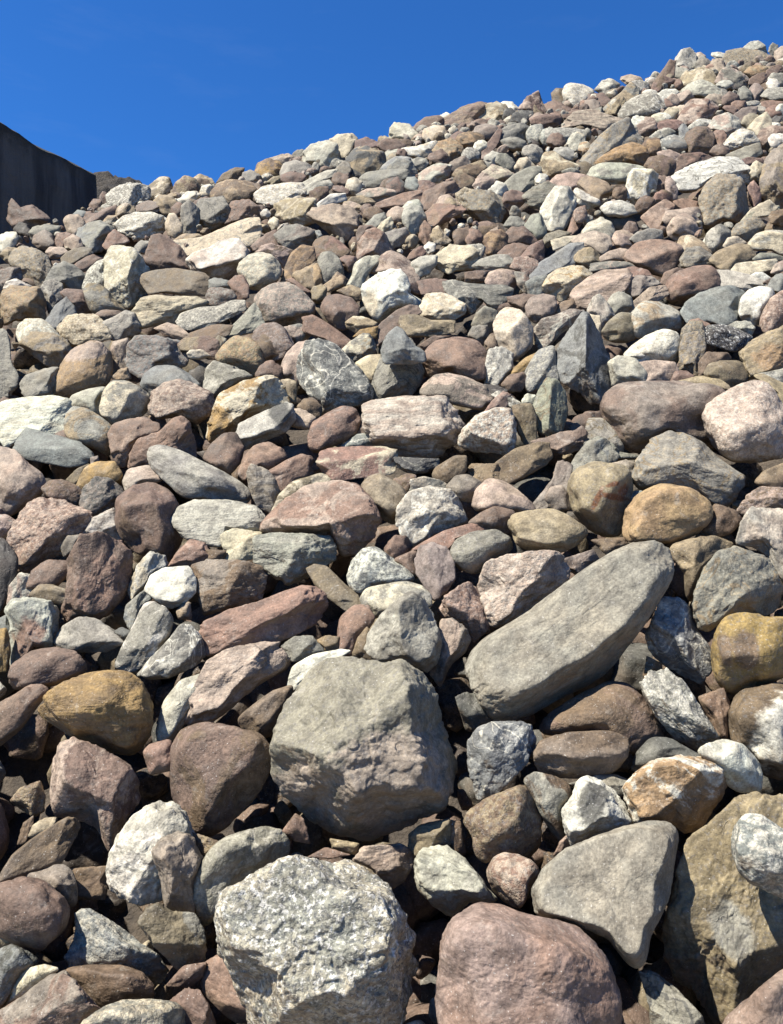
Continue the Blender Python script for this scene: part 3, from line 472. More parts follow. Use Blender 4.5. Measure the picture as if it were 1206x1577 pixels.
gy bg p a|pale grey rock with broken side|370,560 420,470 490,430 570,460 640,520 650,580 630,640 540,635 450,580 380,600
gy lg v a|grey rock with cracked face|310,640 350,580 420,560 470,600 470,690 420,750 380,800 360,740 330,680
bg dg p a -.1|dark shaded stone|360,870 430,760 500,705 560,770 570,820 460,900 430,950 380,910
mr pu p a -.3|mauve-brown stone with a dent|480,660 520,635 640,645 680,720 700,790 600,815 570,780 510,710
gy tn s a .1|grey-tan rounded square stone|80,400 110,340 180,305 280,330 360,380 380,450 380,540 330,600 260,600 190,540 140,470 90,440
lg wh s a .2|*the long white and grey mottled cobble just below the wall corner|890,130 960,70 1040,45 1150,40 1240,70 1280,100 1270,160 1190,210 1080,235 980,215 920,190
gg bg t a .1|pale blue-green stone with bands|600,230 620,170 690,130 760,115 850,160 870,200 810,260 790,310 740,335 680,310 630,270
og gg p f|flat olive-grey stone|485,380 530,340 620,310 690,320 680,365 600,405 530,435 490,415
pk rd p r|small dusty pink oval stone|497,100 530,65 600,65 640,110 645,170 590,210 530,190
gy og p a|grey-olive stone|240,190 270,155 360,140 450,150 440,210 400,260 330,280 260,240
pu mr p r|small mauve stone|270,220 340,180 390,210 420,270 380,310 300,300 260,270
wh cr p r|small white stone at the left edge|-20,240 50,200 110,195 130,240 100,300 20,335 -20,330
rd mr s a .2|dark red angular rock|430,270 440,205 500,195 550,210 530,250 495,290 460,310
pk mr p r -.1|small pinkish stone|500,250 560,215 610,240 630,300 560,330 510,310
pk lg p r|small pale stone|360,340 390,305 480,310 510,340 470,380 390,385
mr mr p a -.2|reddish-brown flat stone|560,455 620,410 700,370 780,400 740,450 650,485 580,480
rd mr p a|red stone with a dark dent|800,290 840,210 880,180 960,230 980,260 930,290 830,315
mr dg p a .2|*the dark red stone standing in the wall's shadow at the left|75,90 90,-20 110,-60 160,10 240,-10 300,30 360,80 320,115 230,160 120,150
bk dg p r|dark pebble in the wall's shadow|110,170 150,115 200,130 235,190 220,220 150,200
bg dg p r -.2|small dark grey pebble|560,60 600,22 660,35 670,90 640,110 590,80
mr pk p a|pinkish-brown stone|655,100 680,40 750,45 870,-10 885,20 860,70 790,95 720,115 670,135
tn gy t a -.1|tan-grey stone|780,125 830,70 890,65 910,110 880,150 830,150
og gg p f .1|*the mossy dark olive-green bar-shaped stone at the upper left|1080,560 1090,510 1200,480 1340,465 1560,500 1600,530 1610,600 1570,680 1400,670 1250,650 1150,670
tn pk p a -.2|tan-pink stone|0,360 60,310 130,320 110,350 90,430 50,410
gy mr s a -.2|grey stone with dark crack|-20,520 60,470 140,470 160,550 60,580 20,640 -20,630
wh pk p a -.4|pale stone peeping out above the tan block|35,630 60,570 120,550 230,600 210,620 90,605
gg lg p r -.2|pale green-white pebble|1040,300 1080,260 1160,265 1160,310 1110,350 1060,345
tn br p a -.2|brownish stone|1015,820 1090,765 1120,780 1100,840 1060,890
mr rd p a .2|*the dark maroon angular rock standing on the mossy olive-green stone|1110,410 1150,300 1170,230 1230,215 1290,240 1390,320 1450,430 1480,480 1380,485 1200,490
rd pu p r -.3|flat reddish stone|660,35 700,30 700,100 660,80
@ 241 320 4.983
wh pk m a .3|*the bright white slab leaning in front of a cream slab at the upper left|240,400 300,350 420,310 480,270 560,250 620,255 680,330 700,380 650,440 600,510 540,550 450,530 390,500 300,480
cr gy v f .1|long pale cream-grey slab|145,240 180,330 300,250 450,190 580,130 690,90 770,90 780,200 750,290 690,330 620,255 480,270 300,350 240,385 190,330
lg cr s r .2|*the rounded grey and cream banded cobble beside the bright white slab|635,480 650,430 720,370 800,355 870,370 930,430 950,500 900,570 800,620 720,610 660,540
cr tn l a .2|long cream-yellow layered slab|-180,860 -160,790 -100,700 0,680 100,690 280,690 370,730 330,780 210,800 180,880 0,895 -120,920
lg gy s f .1|grey and white rough slab|175,870 210,810 330,770 470,760 560,720 650,720 660,790 580,830 440,900 280,930 200,920
gg gy v a|grey-green pointed stone with pale veins|525,970 600,900 680,820 740,750 780,810 810,900 780,940 640,970 560,1040 530,1010
pk gy s r .1|*the large rounded pinkish granite cobble at the upper left of the centre|750,690 800,640 880,590 960,575 1040,585 1130,650 1210,740 1206,820 1100,900 980,920 830,900 780,800
pu mr s r .2|round mauve-brown cobble|745,1020 760,950 830,900 910,895 970,930 1020,1000 1050,1070 980,1150 880,1180 800,1120
gy pk t a -.2|pinkish-grey stone|980,930 1100,900 1150,930 1170,980 1080,1060 1020,1000
rd mr p a -.1|dark red-brown pebble|560,580 610,535 660,530 700,600 700,680 640,710 600,650
gy mr s r -.1|small grey and brown pebble|395,670 420,625 480,625 570,640 600,690 560,735 440,745 400,720
bg gy p r|small blue-grey pebble|415,560 450,545 550,565 560,625 480,635 415,620
br og p f -.2|thin dark brown stone|230,1000 280,960 440,905 560,910 530,980 430,1000 300,1010
pk tn p a -.3|flat dusty-pink stone|0,930 90,890 160,910 240,970 230,1005 160,1000 60,960
mr tn t f|pink-topped oblong stone|190,1050 230,1010 380,995 450,1020 470,1080 450,1130 380,1130 300,1095 210,1090
cr wh p r -.2|small cream pebble|245,1120 270,1095 350,1095 410,1140 330,1160 260,1150
gg og t r|small olive and white pebble|445,1020 480,985 530,1010 530,1060 480,1080
pk br t a|mauve-brown block|780,350 830,300 890,285 980,310 1055,340 1030,400 990,470 930,420 870,370
mr pu p f|maroon slab|745,290 800,240 900,180 940,200 960,300 850,300 780,340
br or t f .2|brown curved standing slab|970,560 990,480 1040,360 1110,305 1190,320 1206,400 1160,460 1070,510 1010,560
gy pu t a .1|grey-mauve stone with dark right side|925,210 1000,150 1080,140 1200,180 1190,260 1100,310 1020,320 950,260
tn cr t a .1|pale rock with a banded side|935,60 930,-20 1010,-60 1206,-60 1206,100 1100,130 1010,90
cr cr p r|tiny cream pebble|862,110 900,75 935,95 930,150 890,170
cr tn p r|small cream-yellow pebble|75,130 100,60 140,55 190,140 190,190 140,220 95,200
gy bg p a|small upright grey stone|195,80 200,0 250,-40 320,20 320,100 290,200 210,200
gy dg v a|grey stone with dark facets|280,30 350,-50 500,-70 550,20 540,120 430,160 350,120 320,80
mr rd s a|maroon block|550,20 590,-40 700,-50 770,0 760,90 680,90 590,130 545,130
tn pk p a -.2|tan-brown flat stone|145,250 200,210 300,205 340,220 240,270 180,300
rd br p r|pinkish-brown stone|1000,560 1050,545 1120,600 1180,640 1130,640 1060,590
tn br p a|tan stone|1060,510 1130,480 1206,440 1230,520 1206,600 1130,640 1080,560
@ 482 320 4.983
wh cr o a .3|*the brightest pure white angular rock, above the centre of the heap|375,600 420,560 500,510 600,475 670,475 720,530 740,600 740,660 780,680 835,710 820,780 700,770 600,810 530,860 500,890 440,820 390,720
mr pk t r -.2|rounded mauve-brown stone behind the white rock|410,540 480,450 540,380 600,345 680,380 740,430 790,520 800,620 770,660 740,600 700,480 600,470 480,520
lg wh p r|pale grey cobble|265,600 310,520 330,430 400,390 480,385 520,410 450,470 400,540 380,620 330,600
cr wh v a .2|cream-white lumpy stone|820,790 850,720 880,670 980,660 1060,685 1150,740 1160,800 1080,850 920,870 840,830
tn og t a|tan stone with a yellow front corner|690,880 700,840 800,830 900,870 1055,870 1050,950 900,980 740,980 700,930
rd pk t a .1|tan-pink angular rock|355,370 365,270 420,190 480,175 540,210 580,280 610,340 530,395 430,380 360,400
gy gg s r .1|*the small grey-green flecked upright cobble left of the brightest white rock|48,410 80,360 140,355 190,400 220,460 220,520 180,550 100,580 60,540
rd br t r|rounded pinkish-red cobble|5,340 30,260 90,230 150,235 210,280 265,330 230,385 140,370 80,370 30,410
pk mr p a .1|broad pinkish rock with a triangular face|-30,60 20,10 150,-20 280,0 340,60 340,140 280,230 230,255 140,200 60,130
mr rd p r|smooth mauve-maroon cobble|70,770 110,690 190,675 290,700 345,770 330,840 260,920 190,925 130,870 90,810
rd mr p f|red-brown slanting slab|-50,860 20,845 100,890 200,960 300,1040 290,1090 200,1090 100,1010 -50,960
cr gy t a|grey and cream craggy rock|230,1100 300,1030 380,980 430,985 460,1050 460,1120 390,1160 320,1170 270,1130
bg dg p a .2|*the smooth dark blue-grey stone left of the smooth red-brown loaf-shaped cobble|535,1100 570,990 640,930 690,945 730,1010 770,1060 840,1100 850,1170 760,1190 560,1190
mr pu p f .1|curved maroon slab|495,930 540,880 640,800 720,765 780,775 810,830 740,830 680,880 650,930 560,990 520,1050
cr gy p a|cream-grey layered stone|930,420 960,360 1060,290 1120,300 1206,300 1260,340 1240,460 1206,470 1100,475 1050,500 960,460
lg bg p r|small pale grey oval stone|755,430 830,385 940,375 935,440 880,500 800,540 770,490
lg gy p r|pale smooth grey pebble|695,60 720,0 820,0 855,70 830,140 780,195 730,160 700,110
gy gg v a|grey angular stone with striped face|530,210 620,180 700,160 725,210 700,260 620,300 600,300 560,250
gg gy p f|flat grey-green upright stone|410,130 480,60 540,45 555,80 520,120 470,160
cr lg p a|small cream-grey stone|490,170 540,110 590,75 610,120 600,170 540,200
mr rd p f -.1|flat maroon slab|815,570 900,555 1020,560 1030,620 1020,665 900,645 850,665
gy lg v a|grey angular rock with pale streaks|1020,580 1100,570 1206,600 1290,640 1280,720 1206,800 1150,740 1060,680 1030,640
rd tn p a|reddish-brown flat stone with sunlit top|860,60 940,-20 1100,-20 1150,20 1090,60 1000,110 940,140 890,110
cr tn t a .1|*the little stone half white and half tan, above right of the brightest white rock|910,230 930,170 965,148 1000,200 1055,250 1040,275 940,275
wh lg p r|tiny pale round pebble|850,310 890,265 935,280 930,335 890,350
mr rd p r -.1|small maroon pebble|200,400 250,375 320,380 335,420 290,490 230,450
rd br p a -.1|upright reddish stone|820,230 830,150 860,110 900,150 910,240 870,290
mr br p r|small round maroon-brown pebble|1085,220 1110,170 1180,165 1250,190 1240,280 1110,290
mr rd p a -.2|red stone behind|340,200 360,145 440,140 490,170 400,190 350,270
tn og p r -.1|olive-tan stone|0,620 60,600 100,620 90,690 40,730 0,700
tn br t r|knobbly tan stone|80,600 150,550 180,500 240,540 240,590 170,620 120,640
or tn p r|orange-tan pebble|-30,460 30,440 55,480 60,560 0,605 -30,600
br tn t a -.2|brown stone|200,640 290,600 370,630 380,700 330,710 260,680
og br p r -.2|olive-brown rounded pebble|390,80 420,15 500,10 540,45 470,60 410,120
cr tn t a -.1|rough grey-tan stone|265,880 320,840 400,850 470,880 480,915 410,930 350,960 280,920
ye og p a -.2|yellowish stone|320,990 370,940 490,915 480,1000 390,980
mr pk p r|rosy pebble|590,60 640,10 700,20 695,90 640,100
rd br p r -.3|reddish pebble|720,400 760,340 830,300 860,350 840,380 770,420
br mr p a -.2|reddish-brown flat stone|830,1050 920,990 1050,990 960,1040 870,1090
@ 723 320 4.983
bg dg t a .6|*the pointed dark blue-grey stone standing upright like a shark fin|640,1170 700,1040 780,930 870,805 910,810 950,880 1010,1000 1050,1110 1100,1250 1095,1370 1000,1490 930,1500 850,1420 720,1340 640,1290
cr br o r .3|*the upright cobble with a cream top and a rough brown lower half|180,900 240,790 300,765 390,790 440,840 485,930 480,1060 400,1140 330,1180 250,1110 210,1040 195,950
pu lg v a|mauve-grey rock with a white vein|510,920 560,860 660,830 760,790 860,800 800,900 700,960 620,1050 560,1090 520,1040
cr ye v a .2|*the cream-yellow faceted rock with a cracked front, right of the centre|578,590 620,520 680,480 780,455 860,460 935,520 900,570 850,600 790,660 710,715 640,670 590,640
pk br l f .1|long pink-topped slab with shadowed front|775,660 820,600 900,540 1020,480 1206,470 1250,530 1206,620 1100,700 920,790 840,775 790,720
bg gy p f .1|*the long blue-grey bar-shaped stone pointing up to the right, upper right of the centre|495,500 540,430 640,370 760,290 840,290 850,330 800,420 700,470 600,510 560,540 500,540
bg gy v a -.1|blue-grey stone|440,580 500,540 590,530 580,610 580,670 470,680
pu pk p r .1|smooth mauve cobble|445,760 480,700 560,675 640,690 655,760 630,820 510,870 460,830
gg lg p r|pale grey-green oval cobble|40,450 100,400 200,370 280,370 330,420 320,480 230,490 100,480
pk tn p r|pale pink pebble|140,560 170,500 240,480 330,490 370,540 350,590 320,625 220,595 150,590
rd pk s r|brick-red stone|325,460 360,390 430,385 510,410 520,450 470,520 410,500
mr pk p a -.1|mauve-red tilted stone|400,380 470,300 550,258 565,310 560,400 520,425 470,400
pk pu p r .1|flat-topped pinkish cobble|800,260 850,215 960,190 1060,220 1075,290 1020,360 960,330 900,310
lg bg p r|pale blue-grey cobble|875,190 930,120 1010,90 1080,120 1105,190 1080,240 1000,200 900,205
wh lg m a .2|*the bright white block right of and above the centre, near the top half|550,80 560,0 600,-70 660,-150 760,-150 810,-60 800,0 770,70 720,160 620,165 560,120
gy tn s a .1|*the large grey-tan rough cobble directly left of and above the bright white block|-60,-80 40,-130 160,-120 260,-60 265,20 230,100 180,130 120,100 40,70 -40,20
rd mr p f|thin upright dark red stone|760,180 790,90 840,10 880,0 890,60 830,160 790,195
br or t a|rusty brown stone|120,260 150,200 240,180 280,220 270,290 200,360 140,350
mr rd p a|maroon stone|280,210 330,160 420,160 480,220 510,260 470,280 370,265 290,270
gy gg p r -.1|grey rounded stone|270,140 320,70 380,80 430,130 410,170 330,160
gg dg p r|dark grey-green stone|430,150 480,70 540,60 580,160 580,210 500,250 450,190
og gg p r -.2|dark olive stone|565,260 600,205 680,180 780,200 700,230 640,260 620,310
cr lg p f|flat pale cream-green slab|640,250 740,225 850,215 840,240 760,280 660,320
og tn t a|olive-brown angular stone|800,400 850,340 920,315 980,360 1025,420 940,480 880,460
gy pk v a -.1|pale grey banded stone|940,490 960,430 1080,415 1206,420 1260,460 1150,480 1020,480
pk pk p r|pink stone|1020,380 1080,340 1170,320 1250,345 1250,410 1100,415 1030,415
pk tn p r .1|rounded pinkish pebble|1105,240 1130,190 1190,183 1260,220 1250,300 1180,320 1130,290
gy dg l f .2|*the flat dark grey layered slab right of the brightest white rock|-160,600 0,590 130,600 240,600 300,625 290,670 220,740 150,760 100,700 0,670 -100,680
gy lg p r|round grey pebble|1070,730 1110,670 1170,660 1230,690 1240,760 1180,800 1110,810
og gg p r|olive-green cobble|1035,950 1080,880 1160,820 1250,830 1300,900 1270,990 1200,1020 1100,1010 1050,980
lg pk p a|pale pyramid-shaped stone|915,790 960,700 1000,680 1060,750 1110,830 1060,880 1010,930 940,830
br pk p a -.2|brown stone|670,790 710,730 790,705 810,760 780,790 700,810
cr wh p a -.3|pale cream stone peeping out|930,830 1000,840 1010,970 970,960
mr pu p a -.2|maroon flat stone|300,690 420,670 560,680 450,740 430,790 330,740
gy tn p a|grey-brown stone|30,890 70,810 120,770 200,800 200,870 150,960 60,930
gy br p a -.1|brown-grey stone|0,980 30,920 130,910 140,990 100,1040 40,1020
mr tn p r -.2|small brown pebble|120,1040 160,980 200,970 210,1080 140,1090
lg gy s a|grey and white speckled block|-20,300 80,290 110,310 90,380 20,470 -20,480
gy mr t r -.2|dark grey stone|350,500 430,510 460,560 440,670 380,600
mr br p f|brown tilted stone|230,350 290,295 370,280 450,300 400,370 330,400
rd mr p r|reddish pebble at mid-height|-40,230 0,170 60,175 95,220 70,270 0,290
mr br p a -.1|dark maroon slab|-20,500 60,490 150,490 140,560 40,575 -20,570
@ 964 320 4.983
mr rd m r .2|*the dark maroon flat-bottomed cobble touching the top edge of the blue-grey slab at the right|325,650 330,560 400,500 520,460 640,455 690,510 710,600 620,650 480,690 350,710
bg gy p f .2|*the blue-grey slab with a dark craggy underside at the right|420,800 470,720 560,660 700,610 820,600 910,650 890,760 870,860 760,910 620,870 480,885
rd pk p r .1|*the large dusky red triangular cobble at the upper right|10,400 20,350 90,280 200,255 330,265 410,300 425,360 370,450 300,520 210,500 130,460 40,430
wh lg o r .2|*the round white-grey cobble with a scraped left side at the right|875,800 890,700 950,640 1030,615 1110,630 1135,690 1080,790 1040,880 970,890 900,850
tn lg t r .1|cream and grey lumpy cobble|10,900 50,800 130,720 230,720 340,760 420,810 440,880 400,940 260,970 110,1010 30,960
wh lg v r .2|*the elongated white cobble with grey veins right of the pointed dark stone|0,1130 60,1060 180,980 300,940 380,970 410,1050 400,1130 330,1180 200,1190 60,1180
gy bk S r .1|black and white rough granite stone|600,960 640,910 750,905 860,940 960,990 900,1060 820,1100 700,1060 620,1030
gy tn s a|rough tan-grey upright stone|420,1080 440,950 500,890 580,900 600,1000 590,1100 540,1180 430,1180
rd mr p r -.2|reddish pebble|470,920 500,865 560,858 640,900 590,940 520,935
pk rd s r .1|pinkish granite cobble at the right edge|1035,880 1060,800 1120,700 1206,645 1280,680 1280,880 1206,900 1080,960
tn og p r|olive-tan cobble|660,400 720,340 850,290 930,300 980,380 940,420 860,440 810,490 740,460
cr lg p f .2|*the flat cream-white brick-shaped stone at the upper right|830,480 870,430 1000,415 1130,400 1135,460 1050,490 930,520 850,510
tn cr t r -.1|smooth tan-cream stone|405,290 430,235 500,222 580,270 650,350 570,370 430,370
gy tn l a|layered grey-tan stone|430,400 480,320 560,310 640,360 680,430 640,470 540,460 450,460
lg gg p f|pale green-cream slab|690,490 800,490 940,520 1060,570 1070,600 980,600 910,640 800,600 710,610
pk rd p r .1|smooth rose-pink cobble|330,160 370,90 450,58 510,90 540,160 540,230 460,220 390,240 340,210
pk mr p a|mauve-pink block|305,90 330,30 420,20 540,5 560,60 570,150 530,150 450,60 380,90 340,130
rd pk p f|pink-red slanting stone|130,70 200,10 290,-50 360,-10 320,60 250,150 200,160
lg gy t r|whitish-grey rounded stone|600,270 640,190 720,140 790,190 790,250 730,320 680,360 620,320
gy tn s r|grey mottled oval cobble|810,210 850,140 930,90 1010,90 1060,150 1000,200 930,250 850,240
tn gg s a .2|*the big square-topped speckled grey-tan rock resting against a cream boulder, near the right edge|560,-60 600,-160 700,-260 830,-250 910,-190 930,-40 940,60 850,110 740,100 640,160 590,150 575,40
cr lg t r|cream and grey cobble|960,280 1020,210 1100,185 1206,190 1260,240 1260,310 1206,370 1120,320 1000,320
cr cr p r|small cream pebble|755,290 790,235 850,225 915,270 880,300 780,320
gg gy p r|pale greenish cobble|45,240 100,190 190,168 260,180 270,240 200,260 90,270
pu lg p a|mauve-grey stone|5,620 40,550 100,530 190,540 250,590 160,640 120,700 40,700
pk tn p a -.1|tan-pink tilted stone|0,780 100,690 180,620 280,610 310,670 230,720 110,740 30,820
og br t a|olive-brown stone at the right edge|1060,180 1120,90 1180,30 1260,20 1260,180 1160,190
cr gy p f|pale grey-cream flat stone|900,95 970,30 1020,-10 1150,-10 1160,20 1080,50 960,90
gy bg p r -.1|blue-grey pebble|990,390 1040,350 1130,355 1206,380 1190,410 1140,400 1000,405
lg gy v a|white-grey stone|775,920 850,880 940,880 980,920 950,980 850,930
bg gy p a|blue-grey stone at the right edge|1090,620 1130,550 1180,520 1260,530 1260,650 1180,660 1130,650
pk cr p r|pale pink stone at the right edge|1120,500 1150,440 1206,415 1260,440 1260,500 1200,500
mr br p f -.2|maroon stone|1060,570 1120,540 1206,495 1240,520 1100,610
wh lg p r|small white pebble|950,530 1000,500 1050,500 1105,540 1070,560
mr rd p r|maroon pebble at left|-20,170 20,110 70,120 90,180 50,210 -10,200
rd mr p f -.2|maroon slab|-20,480 50,460 150,480 180,520 100,540 0,560
mr rd p a -.1|red-maroon stone|270,580 300,500 380,470 440,480 360,520 330,600
@ 140 180 4.983
gy wh s a .2|*the grey-white blocky rock on the skyline just right of the wall and dark mound|125,610 190,550 280,520 380,525 440,550 440,640 350,680 330,760 270,800 200,790 190,700 150,680
cr og t r .1|*the yellow-green rounded stone standing on the skyline at the left|438,590 460,530 530,475 590,475 612,530 610,590 560,635 490,640
br tn t r|round brown stone on the skyline|640,570 660,510 730,465 800,490 830,550 800,600 720,625 650,610
tn cr p r -.2|tan stone on the skyline|790,480 840,445 920,480 940,510 900,560 850,540
br og p a|brown stone on the skyline|980,500 1020,440 1100,400 1165,400 1150,470 1090,500
tn br t r .1|*the big tan-brown rounded stone just below the left part of the skyline|930,590 980,520 1060,490 1180,500 1300,560 1290,640 1180,640 1100,660 1050,720 950,690
wh tn p a|e:750,620,70,32,20
mr br p a -.1|maroon stone in the shade|e:35,690,42,55,-40
mr rd p r|mauve pebble beside the wall foot|e:110,640,38,55,10
mr pk p a|maroon stone|e:130,740,75,42,25
cr tn t r|cream lumpy stone|e:260,730,70,50,15
tn cr p r|flat tan stone|e:580,680,85,60,-20
pu mr p f|mauve flat stone|e:440,700,95,42,8
mr br p r .1|dark red-brown pebble|e:665,715,42,48,-20
wh pk p a|e:890,570,48,42,20
mr pu p a|e:850,670,80,38,20
tn br p r|e:620,610,35,20,20
br br p a -.2|e:850,520,60,45,10
@ 380 150 4.983
lg cr p a .1|*the pale grey blocky stone on the skyline left of the centre|440,500 450,420 500,370 620,340 690,370 690,450 720,510 680,560 590,575 520,560 500,520
cr tn p a .1|pale cream block on the skyline|655,340 700,300 800,290 840,330 800,390 740,490 700,480 690,380
mr rd t a -.1|dark maroon stone on the skyline|790,390 840,340 910,318 1000,350 1030,400 1000,430 900,380 790,430
dg tn t r .2|*the large rounded dark grey stone just below the skyline, left of the centre|770,490 820,410 920,380 960,410 1040,420 1055,500 1030,560 950,580 880,625 810,620 790,560
gy tn p f .1|grey slanting stone|660,640 680,560 740,500 780,520 790,570 730,620 670,680
br ye t a .1|yellow-brown stone on the skyline|70,590 100,510 160,485 240,500 275,550 270,610 180,620 100,610
pk or p a -.1|e:270,480,95,35,8
gy br p a -.1|e:400,450,55,40,20
gg lg p r|pale green-grey stone|272,570 300,510 380,495 450,510 490,550 440,600 330,610 280,610
mr mr p r|e:345,625,85,42,5
wh cr s f .1|*the flat-topped cream-white block left of the centre under the skyline|85,740 150,690 280,670 400,665 430,720 420,770 330,810 220,820 110,800
lg gg p f|pale slanting slab|425,660 500,620 600,570 680,560 650,610 560,650 440,695
lg gy t a|e:530,700,110,45,15
mr br t a .1|e:560,750,80,55,35
wh lg p a .1|white tapering stone|510,865 570,800 650,750 740,745 750,800 660,830 560,860
cr wh p r .1|small round cream stone|765,690 780,640 830,622 880,660 880,710 850,745 780,745
gy bg p r|grey rounded slab|890,620 940,580 1050,565 1206,560 1230,620 1100,650 1000,700 910,690
bg lg p r -.1|e:1150,520,110,50,20
br mr s r .1|brown pebble|1030,690 1060,640 1130,620 1190,650 1195,700 1140,720 1060,710
gy pk t a|grey-pink angular stone|860,750 930,710 1030,700 1120,720 1130,760 1030,800 960,800
rd pk p f .1|*the thin reddish slab shading the gap below it, left of centre near the skyline|1015,810 1090,780 1200,740 1320,720 1340,780 1240,830 1100,840 1030,840
mr rd p r|e:1110,385,95,55,-10
cr wh p a .1|*the small cream pyramid on the skyline left of the dark pinkish angular rock|1105,320 1115,240 1145,205 1240,215 1300,280 1290,350 1206,350
lg cr p a|e:1120,470,75,50,25
tn og t a .1|e:880,795,85,32,-5
mr rd p r|e:920,860,40,35,20
br og t r|e:965,895,70,48,10
pk mr p r|e:1160,900,65,48,0
cr pk p a|e:350,850,110,70,25
mr mr p a|e:720,720,70,30,-20
br dg p a|e:50,740,65,80,-30
gy dg p a|e:40,620,80,45,-15
mr dg p a|e:110,880,40,50,20
wh cr p r .1|e:145,895,32,30,0
tn pk t a .1|e:810,840,80,30,-15
mr mr p a|e:1190,440,40,40,-25
tn br p a -.1|e:220,640,60,25,20
mr br p a -.1|e:720,640,60,50,-20
@ 600 130 4.983
mr tn l a .1|*the big brown-mauve layered rock on the skyline in the middle|390,310 430,260 560,180 680,145 740,160 720,240 680,330 640,380 560,395 480,350
cr tn t a .1|*the cream-topped block with a dark underside on the skyline in the middle|700,240 740,165 820,148 880,170 910,230 900,300 860,350 780,320 690,310
wh wh p r -.1|white rounded stone on the skyline|840,165 880,137 930,140 980,180 960,220 910,240 880,190
wh wh p r -.1|small white stone on the skyline|360,290 380,250 430,220 465,240 430,270 390,320
mr pk t a .1|pinkish peaked stone on the skyline|1000,190 1060,110 1140,65 1160,130 1190,200 1180,260 1110,300 1090,220 1050,200
mr br p r|e:290,320,110,48,25
cr ye p r .1|cream-yellow rounded stone|260,410 275,350 340,325 410,330 430,380 410,430 300,440
cr wh t a|cream-white lumpy stone|90,530 120,490 220,480 340,440 350,500 290,570 200,570 110,550
tn or t a .1|*the stone stained orange-yellow just under the skyline in the middle|345,510 390,450 470,425 540,470 560,520 520,580 460,600 400,560
mr br p a .1|e:380,560,70,50,-10
pu mr p r|round mauve pebble|655,390 670,330 740,312 810,325 835,370 780,420 690,415
mr pk p f .1|long thin mauve stone standing aslant|720,560 720,500 780,420 830,350 855,370 830,450 770,530
br or t r|e:620,430,90,55,0
mr rd p r|e:530,415,60,40,20
wh cr p r|e:700,480,45,45,30
lg gy s r|e:620,545,60,48,-15
dg gy v a|dark grey angular stone|935,290 960,230 1010,210 1090,215 1090,280 1060,330 980,320
gy dg t r|big rounded grey stone, dark below|835,440 860,360 930,320 1010,310 1080,350 1065,440 960,440 870,480
dg gy p a -.1|e:930,250,50,60,30
pk mr p a|e:1150,280,60,50,0
lg bg s r .1|e:1125,390,60,75,-15
lg bg s r .1|e:1220,400,50,60,-15
gy dg p r|e:960,460,85,48,-10
lg gy s r .1|small pale speckled stone|1025,530 1040,485 1100,470 1160,500 1175,560 1120,600 1060,590
gy gg t r .1|rounded grey stone with greenish cast|820,600 840,540 900,545 960,610 950,670 880,670
lg gy p a|e:790,570,60,48,0
cr tn p r|pale tan stone|965,640 1000,580 1050,570 1110,630 1090,680 1000,695
gg gy p f .1|*the long dark green-grey stone slanting below the skyline, right of the middle|885,770 960,700 1060,650 1140,645 1150,700 1080,780 1000,835 910,810
pk cr t a .1|pale pink angular stone|650,760 720,680 790,630 880,660 950,700 890,740 780,800 680,810
wh cr p a|white angular stone|750,830 830,750 880,770 900,810 860,850 800,850
gg lg p a|e:740,630,60,30,-10
br tn t r .1|brown rounded stone|500,690 540,640 620,620 700,590 730,640 690,700 620,720 530,720
pu mr p r -.1|e:530,630,80,50,35
br og t r .1|e:570,755,75,52,0
mr pk p a .1|*the dusky maroon rectangular slab just left of the small speckled cream rock, upper middle|245,960 280,830 400,770 480,760 530,830 520,900 400,930 310,990
mr rd t r|e:280,795,70,50,-10
tn pk t a .1|tan and cream rock with a dark underside|270,1010 340,960 400,870 450,860 510,910 560,960 540,1010 400,1040 300,1050
lg pk t a .1|e:340,690,120,60,20
bg gy t a|big blue-grey flat stone|0,640 60,580 160,600 200,680 130,760 60,740 0,720
bg gg p a|e:180,790,50,70,25
mr dg t r|e:40,790,65,60,0
lg gy t a|e:225,610,65,40,0
gy tn s r -.1|e:40,570,90,40,15
br mr p f|e:60,480,110,45,10
mr rd p r .1|maroon pebble|875,900 890,840 950,822 1020,840 1030,900 970,950 900,945
gy og l a .1|layered grey stone|1030,860 1110,800 1206,760 1290,800 1290,880 1206,960 1090,930
lg wh p r|e:175,960,75,60,20
pk mr p r|e:60,1000,50,45,0
tn cr s a .1|e:590,890,75,85,-15
wh lg p a -.1|e:1170,740,45,50,-30
@ 800 90 4.983
wh cr s r .2|*the conspicuous cream-white rounded block on the skyline right of the middle|345,270 360,220 400,203 480,215 555,250 550,310 510,370 430,390 375,360
mr rd p a .1|dark reddish angular stone|205,360 270,330 350,370 400,400 340,450 300,470 230,420
mr mr p f|e:620,320,80,40,-20
pu pk p a|e:565,370,60,50,-20
pk mr l f .2|*the long dusky pink overhanging slab below the cream-white block, right of the middle|350,540 390,470 450,415 560,400 700,450 790,470 720,520 660,550 560,510 450,500 380,520
mr rd t a|e:210,480,110,48,5
lg gy s r .1|grey rounded stone with reddish pebble|180,610 210,560 300,540 400,545 500,560 480,610 390,650 280,650 210,650
mr rd p r .3|e:280,630,58,50,0
lg cr t a .1|e:430,650,55,80,-20
or cr t r .3|*the small orange pebble in front of the big grey pointed rock, upper right|455,700 470,655 520,645 550,680 530,730 480,740
gy tn v a .3|*the big grey pointed rock with a dark right face above the bright yellow stone|440,860 520,720 620,600 720,520 820,470 870,540 930,650 900,700 780,720 640,770 560,880 500,900
ye or s r .4|*the bright yellow-orange rounded stone, the yellowest in the photo, upper right|600,810 660,750 760,690 860,655 950,690 970,770 950,830 870,800 720,800
